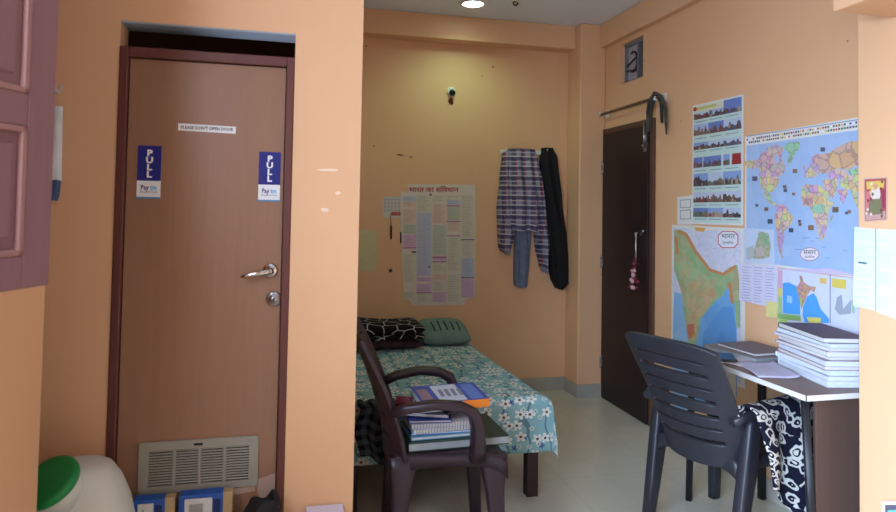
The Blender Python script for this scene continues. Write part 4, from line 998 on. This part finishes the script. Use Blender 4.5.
for k in range(10):
    cv, pg = mc[order[k]]
    book('magazine' if 'magazine' in names[k] else 'notebook', names[k], (2.255+rn.uniform(-.004, .004)-.004*(k > 6), 2.374+rn.uniform(-.008, .008), z), (.20, .365, ths[k]), r(-10+rn.uniform(-5.5, 4.5)), cv, pg, ct=.0015, group='magazines and notebooks stacked on the desk', cat='magazine' if 'magazine' in names[k] else 'notebook', tilt=(0, 0)); z += ths[k]+.0006
# flat things at the back of the desk
book('file_folder', 'grey-brown document folder lying at the far end of the desk', (2.215, 2.80, TZ+.0005), (.24, .33, .022), r(8), ink(140, 128, 122), PAGED, cat='folder')
book('notebook', 'mauve notebook lying on the folder at the far end of the desk', (2.24, 2.79, TZ+.0232), (.22, .26, .014), r(4), ink(120, 104, 112), PAGE)
def papers(name, label, c, L, Wd, rz, n, m, curl=.012):
    b = MB()
    fn = lambda u, v: Vector(((u-.5)*L, (v-.5)*Wd, .002+curl*max(0, u-.7)**2*9+.003*math.sin(6*v)+curl*.4*v*v))
    b.grid(fn, 12, 12, m); return tag(b.build(name, solid=.003, offset=1, loc=c, rot=(0, 0, rz)), label, 'paper')
papers('loose_papers', 'loose lilac-white papers spread on the desk before the stack', (2.075, 2.50, TZ+.002), .17, .27, r(-18), 3, ink(196, 190, 214))
ph = empty('mobile_phone', (2.02, 2.70, TZ+.0125), 'dark phone lying on papers near the far left of the desk', 'phone', rotz=r(62))
papers('paper_sheet', 'thin pale sheet under the phone on the desk', (2.035, 2.70, TZ+.001), .17, .2, r(30), 1, ink(206, 196, 200), .004)
b = MB(); b.box((-.075, -.037, 0), (.075, .037, .008), mat('phone_body', (60, 52, 52), .35)); pb_ = b.build('body', ph, bevel=.003)
b = MB(); b.box((-.070, -.034, .008), (.070, .034, .0086), mat('phone_glass', (44, 38, 40), .12)); b.build('screen', pb_)

# printed cloth over the charcoal chair's right arm
def doodle():
    g = NG('black_white_doodle_cloth'); uvn = g.uv()
    n = g.node('ShaderNodeTexNoise'); n.inputs['Scale'].default_value = 16; g.link(uvn, n.inputs['Vector'])
    mx = g.node('ShaderNodeVectorMath', operation='MULTIPLY_ADD'); g.link(n.outputs['Color'], mx.inputs[0]); mx.inputs[1].default_value = (.05,)*3; g.link(uvn, mx.inputs[2])
    v = g.node('ShaderNodeTexVoronoi', voronoi_dimensions='2D'); v.inputs['Scale'].default_value = 17; g.link(mx.outputs[0], v.inputs['Vector'])
    d = v.outputs['Distance']; sc = g.sep(v.outputs['Color'])
    ring = g.math('MULTIPLY', g.math('GREATER_THAN', d, .24), g.math('LESS_THAN', d, .40))
    dot = g.math('LESS_THAN', d, g.math('MULTIPLY', sc[0], .17))
    v2 = g.node('ShaderNodeTexVoronoi', voronoi_dimensions='2D', feature='DISTANCE_TO_EDGE'); v2.inputs['Scale'].default_value = 11; g.link(mx.outputs[0], v2.inputs['Vector'])
    web = g.math('MULTIPLY', g.math('LESS_THAN', v2.outputs['Distance'], .05), g.math('GREATER_THAN', n.outputs['Fac'], .5))
    f = g.math('MAXIMUM', g.math('MAXIMUM', ring, dot), web)
    return g.done(g.mix(f, lin((18, 20, 38)), lin((196, 192, 184))), .9, .2)
DOOD = doodle()
ca, sa = math.cos(r(18)), math.sin(r(18))
def ch2(x, y, z): return Vector((1.98+ca*x-sa*y, 2.645+sa*x+ca*y, z))
b = MB()
def dc(u, v):
    # u along the arm (back to front), v over the arm from inside to the outside hem
    x = -.255+.415*u; s_ = v*.62; over = .12
    if s_ < over: y, z = -.205+.02*math.sin(7*u), .63-.05*(1-s_/over)*2.2+.02; y = -.235+.0*u; z = .58+.07*s_/over
    elif s_ < over+.08: t = (s_-over)/.08; y, z = -.225-.09*t, .648+.014*math.sin(PI*t)
    else:
        d = s_-over-.08; dm = .27+.16*math.exp(-((u-.52)/.32)**2); d = d/.42*dm
        y, z = -.315-.025*(1+math.sin(11*u+4*d))*min(1, d*6)-.05*d, .648-d
        x = x*(1-.25*d)
    return ch2(x, y, z)
b.grid(dc, 40, 50, DOOD, lambda u, v: (u*.40, v*.62)); tag(b.build('printed_cloth', solid=.006, offset=0), 'navy cloth with white doodle print hung over the charcoal chair arm', 'cloth')

# ------------------------------------------------------------------ things on the floor by the bathroom door
JW = mat('milky_plastic', (204, 206, 196), .4, spec=.4, var=.03); JG = mat('green_lid_plastic', (16, 128, 62), .35, var=.08)
jar = empty('plastic_jar', (-.648, 2.315, 0), 'white plastic water jar with a slanted green screw lid beside the bathroom door', 'jar')
b = MB(); rr = []
for (z, rx, ry, ox) in ((0, .14, .12, 0), (.015, .17, .15, 0), (.30, .182, .155, 0), (.42, .18, .15, 0), (.49, .165, .14, .0), (.56, .132, .115, .005), (.602, .098, .09, .01), (.618, .07, .06, .015), (.622, .03, .03, .02)):
    rr.append([Vector((ox+rx*math.copysign(abs(math.cos(t))**.8, math.cos(t)), ry*math.copysign(abs(math.sin(t))**.8, math.sin(t)), z)) for t in [2*PI*k/28 for k in range(28)]])
b.rings(rr, JW); b.build('body', jar)
Mj = Matrix.Translation((-.032, -.095, .588)) @ Vector((-.30, -.50, .78)).to_track_quat('Z', 'Y').to_matrix().to_4x4()
b = MB(); b.lathe([(.078, -.06), (.078, .0), (.074, .012)], JW, Mj, n=30); nk = b.build('neck', jar)
b = MB(); b.lathe([(.083, .004), (.086, .010), (.086, .024), (.081, .031), (.070, .033), (.002, .034)], JG, Mj, n=36); b.build('lid', nk)
CBX = ink(40, 84, 160); CBW = ink(206, 202, 196); CKR = mat('carton_kraft', (176, 150, 110), .8)
def carton(label, x0, x1, ztop):
    root = empty('printed_carton', ((x0+x1)/2, 2.48, 0), label, 'box', group='blue printed cartons by the door')
    w2 = (x1-x0)/2
    b = MB(); b.box((-w2, -.05, 0), (w2, .0, ztop), CBX); cbd = b.build('carton_body', root, bevel=.003)
    b = MB(); b.box((-w2+.02, -.053, ztop-.20), (w2-.035, -.0505, ztop-.012), CBW); b.box((-w2+.035, -.0545, ztop-.19), (w2-.065, -.0532, ztop-.03), ink(150, 146, 140)); b.box((w2-.03, -.053, ztop-.1), (w2-.008, -.0505, ztop-.02), ink(24, 40, 90)); b.build('front_label', cbd)
    b = MB(); b.box((w2-.002, -.045, 0), (w2+.032, -.005, ztop), CKR); b.build('side_flap', root, bevel=.003)
    return root
carton('blue printed carton between the white jar and the other blue carton', -.50, -.395, .433)
carton('blue printed carton below the middle of the door vent', -.350, -.205, .437)
BAG = mat('black_bag_cloth', (24, 20, 22), .75, var=.3, scale=20, bump=.2)
b = MB()
rr = []
for q in range(15):
    z = .40*q/14; t_ = q/14; rr.append([])
    for k in range(28):
        t = 2*PI*k/28; rad = 1+.10*math.sin(3*t+9*t_)+.06*math.sin(7*t-5*t_)-.25*max(0, t_-.75)**2*10
        rr[-1].append(Vector((-.085+.072*rad*math.cos(t), 2.405+.06*rad*math.sin(t), z+.03*t_*math.cos(t)+.012*math.sin(4*t)*t_)))
b.rings(rr, BAG)
tag(b.build('black_bag'), 'crumpled black cloth bag standing before the peeled door corner', 'bag')
b = MB(); b.box((.085, 2.41, 0), (.215, 2.49, .335), mat('white_lilac_card', (214, 206, 222), .6)); b.box((.082, 2.408, .30), (.218, 2.492, .337), MATS['white_lilac_card'])
tag(b.build('white_box', bevel=.003), 'small white box at the foot of the peach wall beside the door', 'box')
bpy.context.view_layer.update()
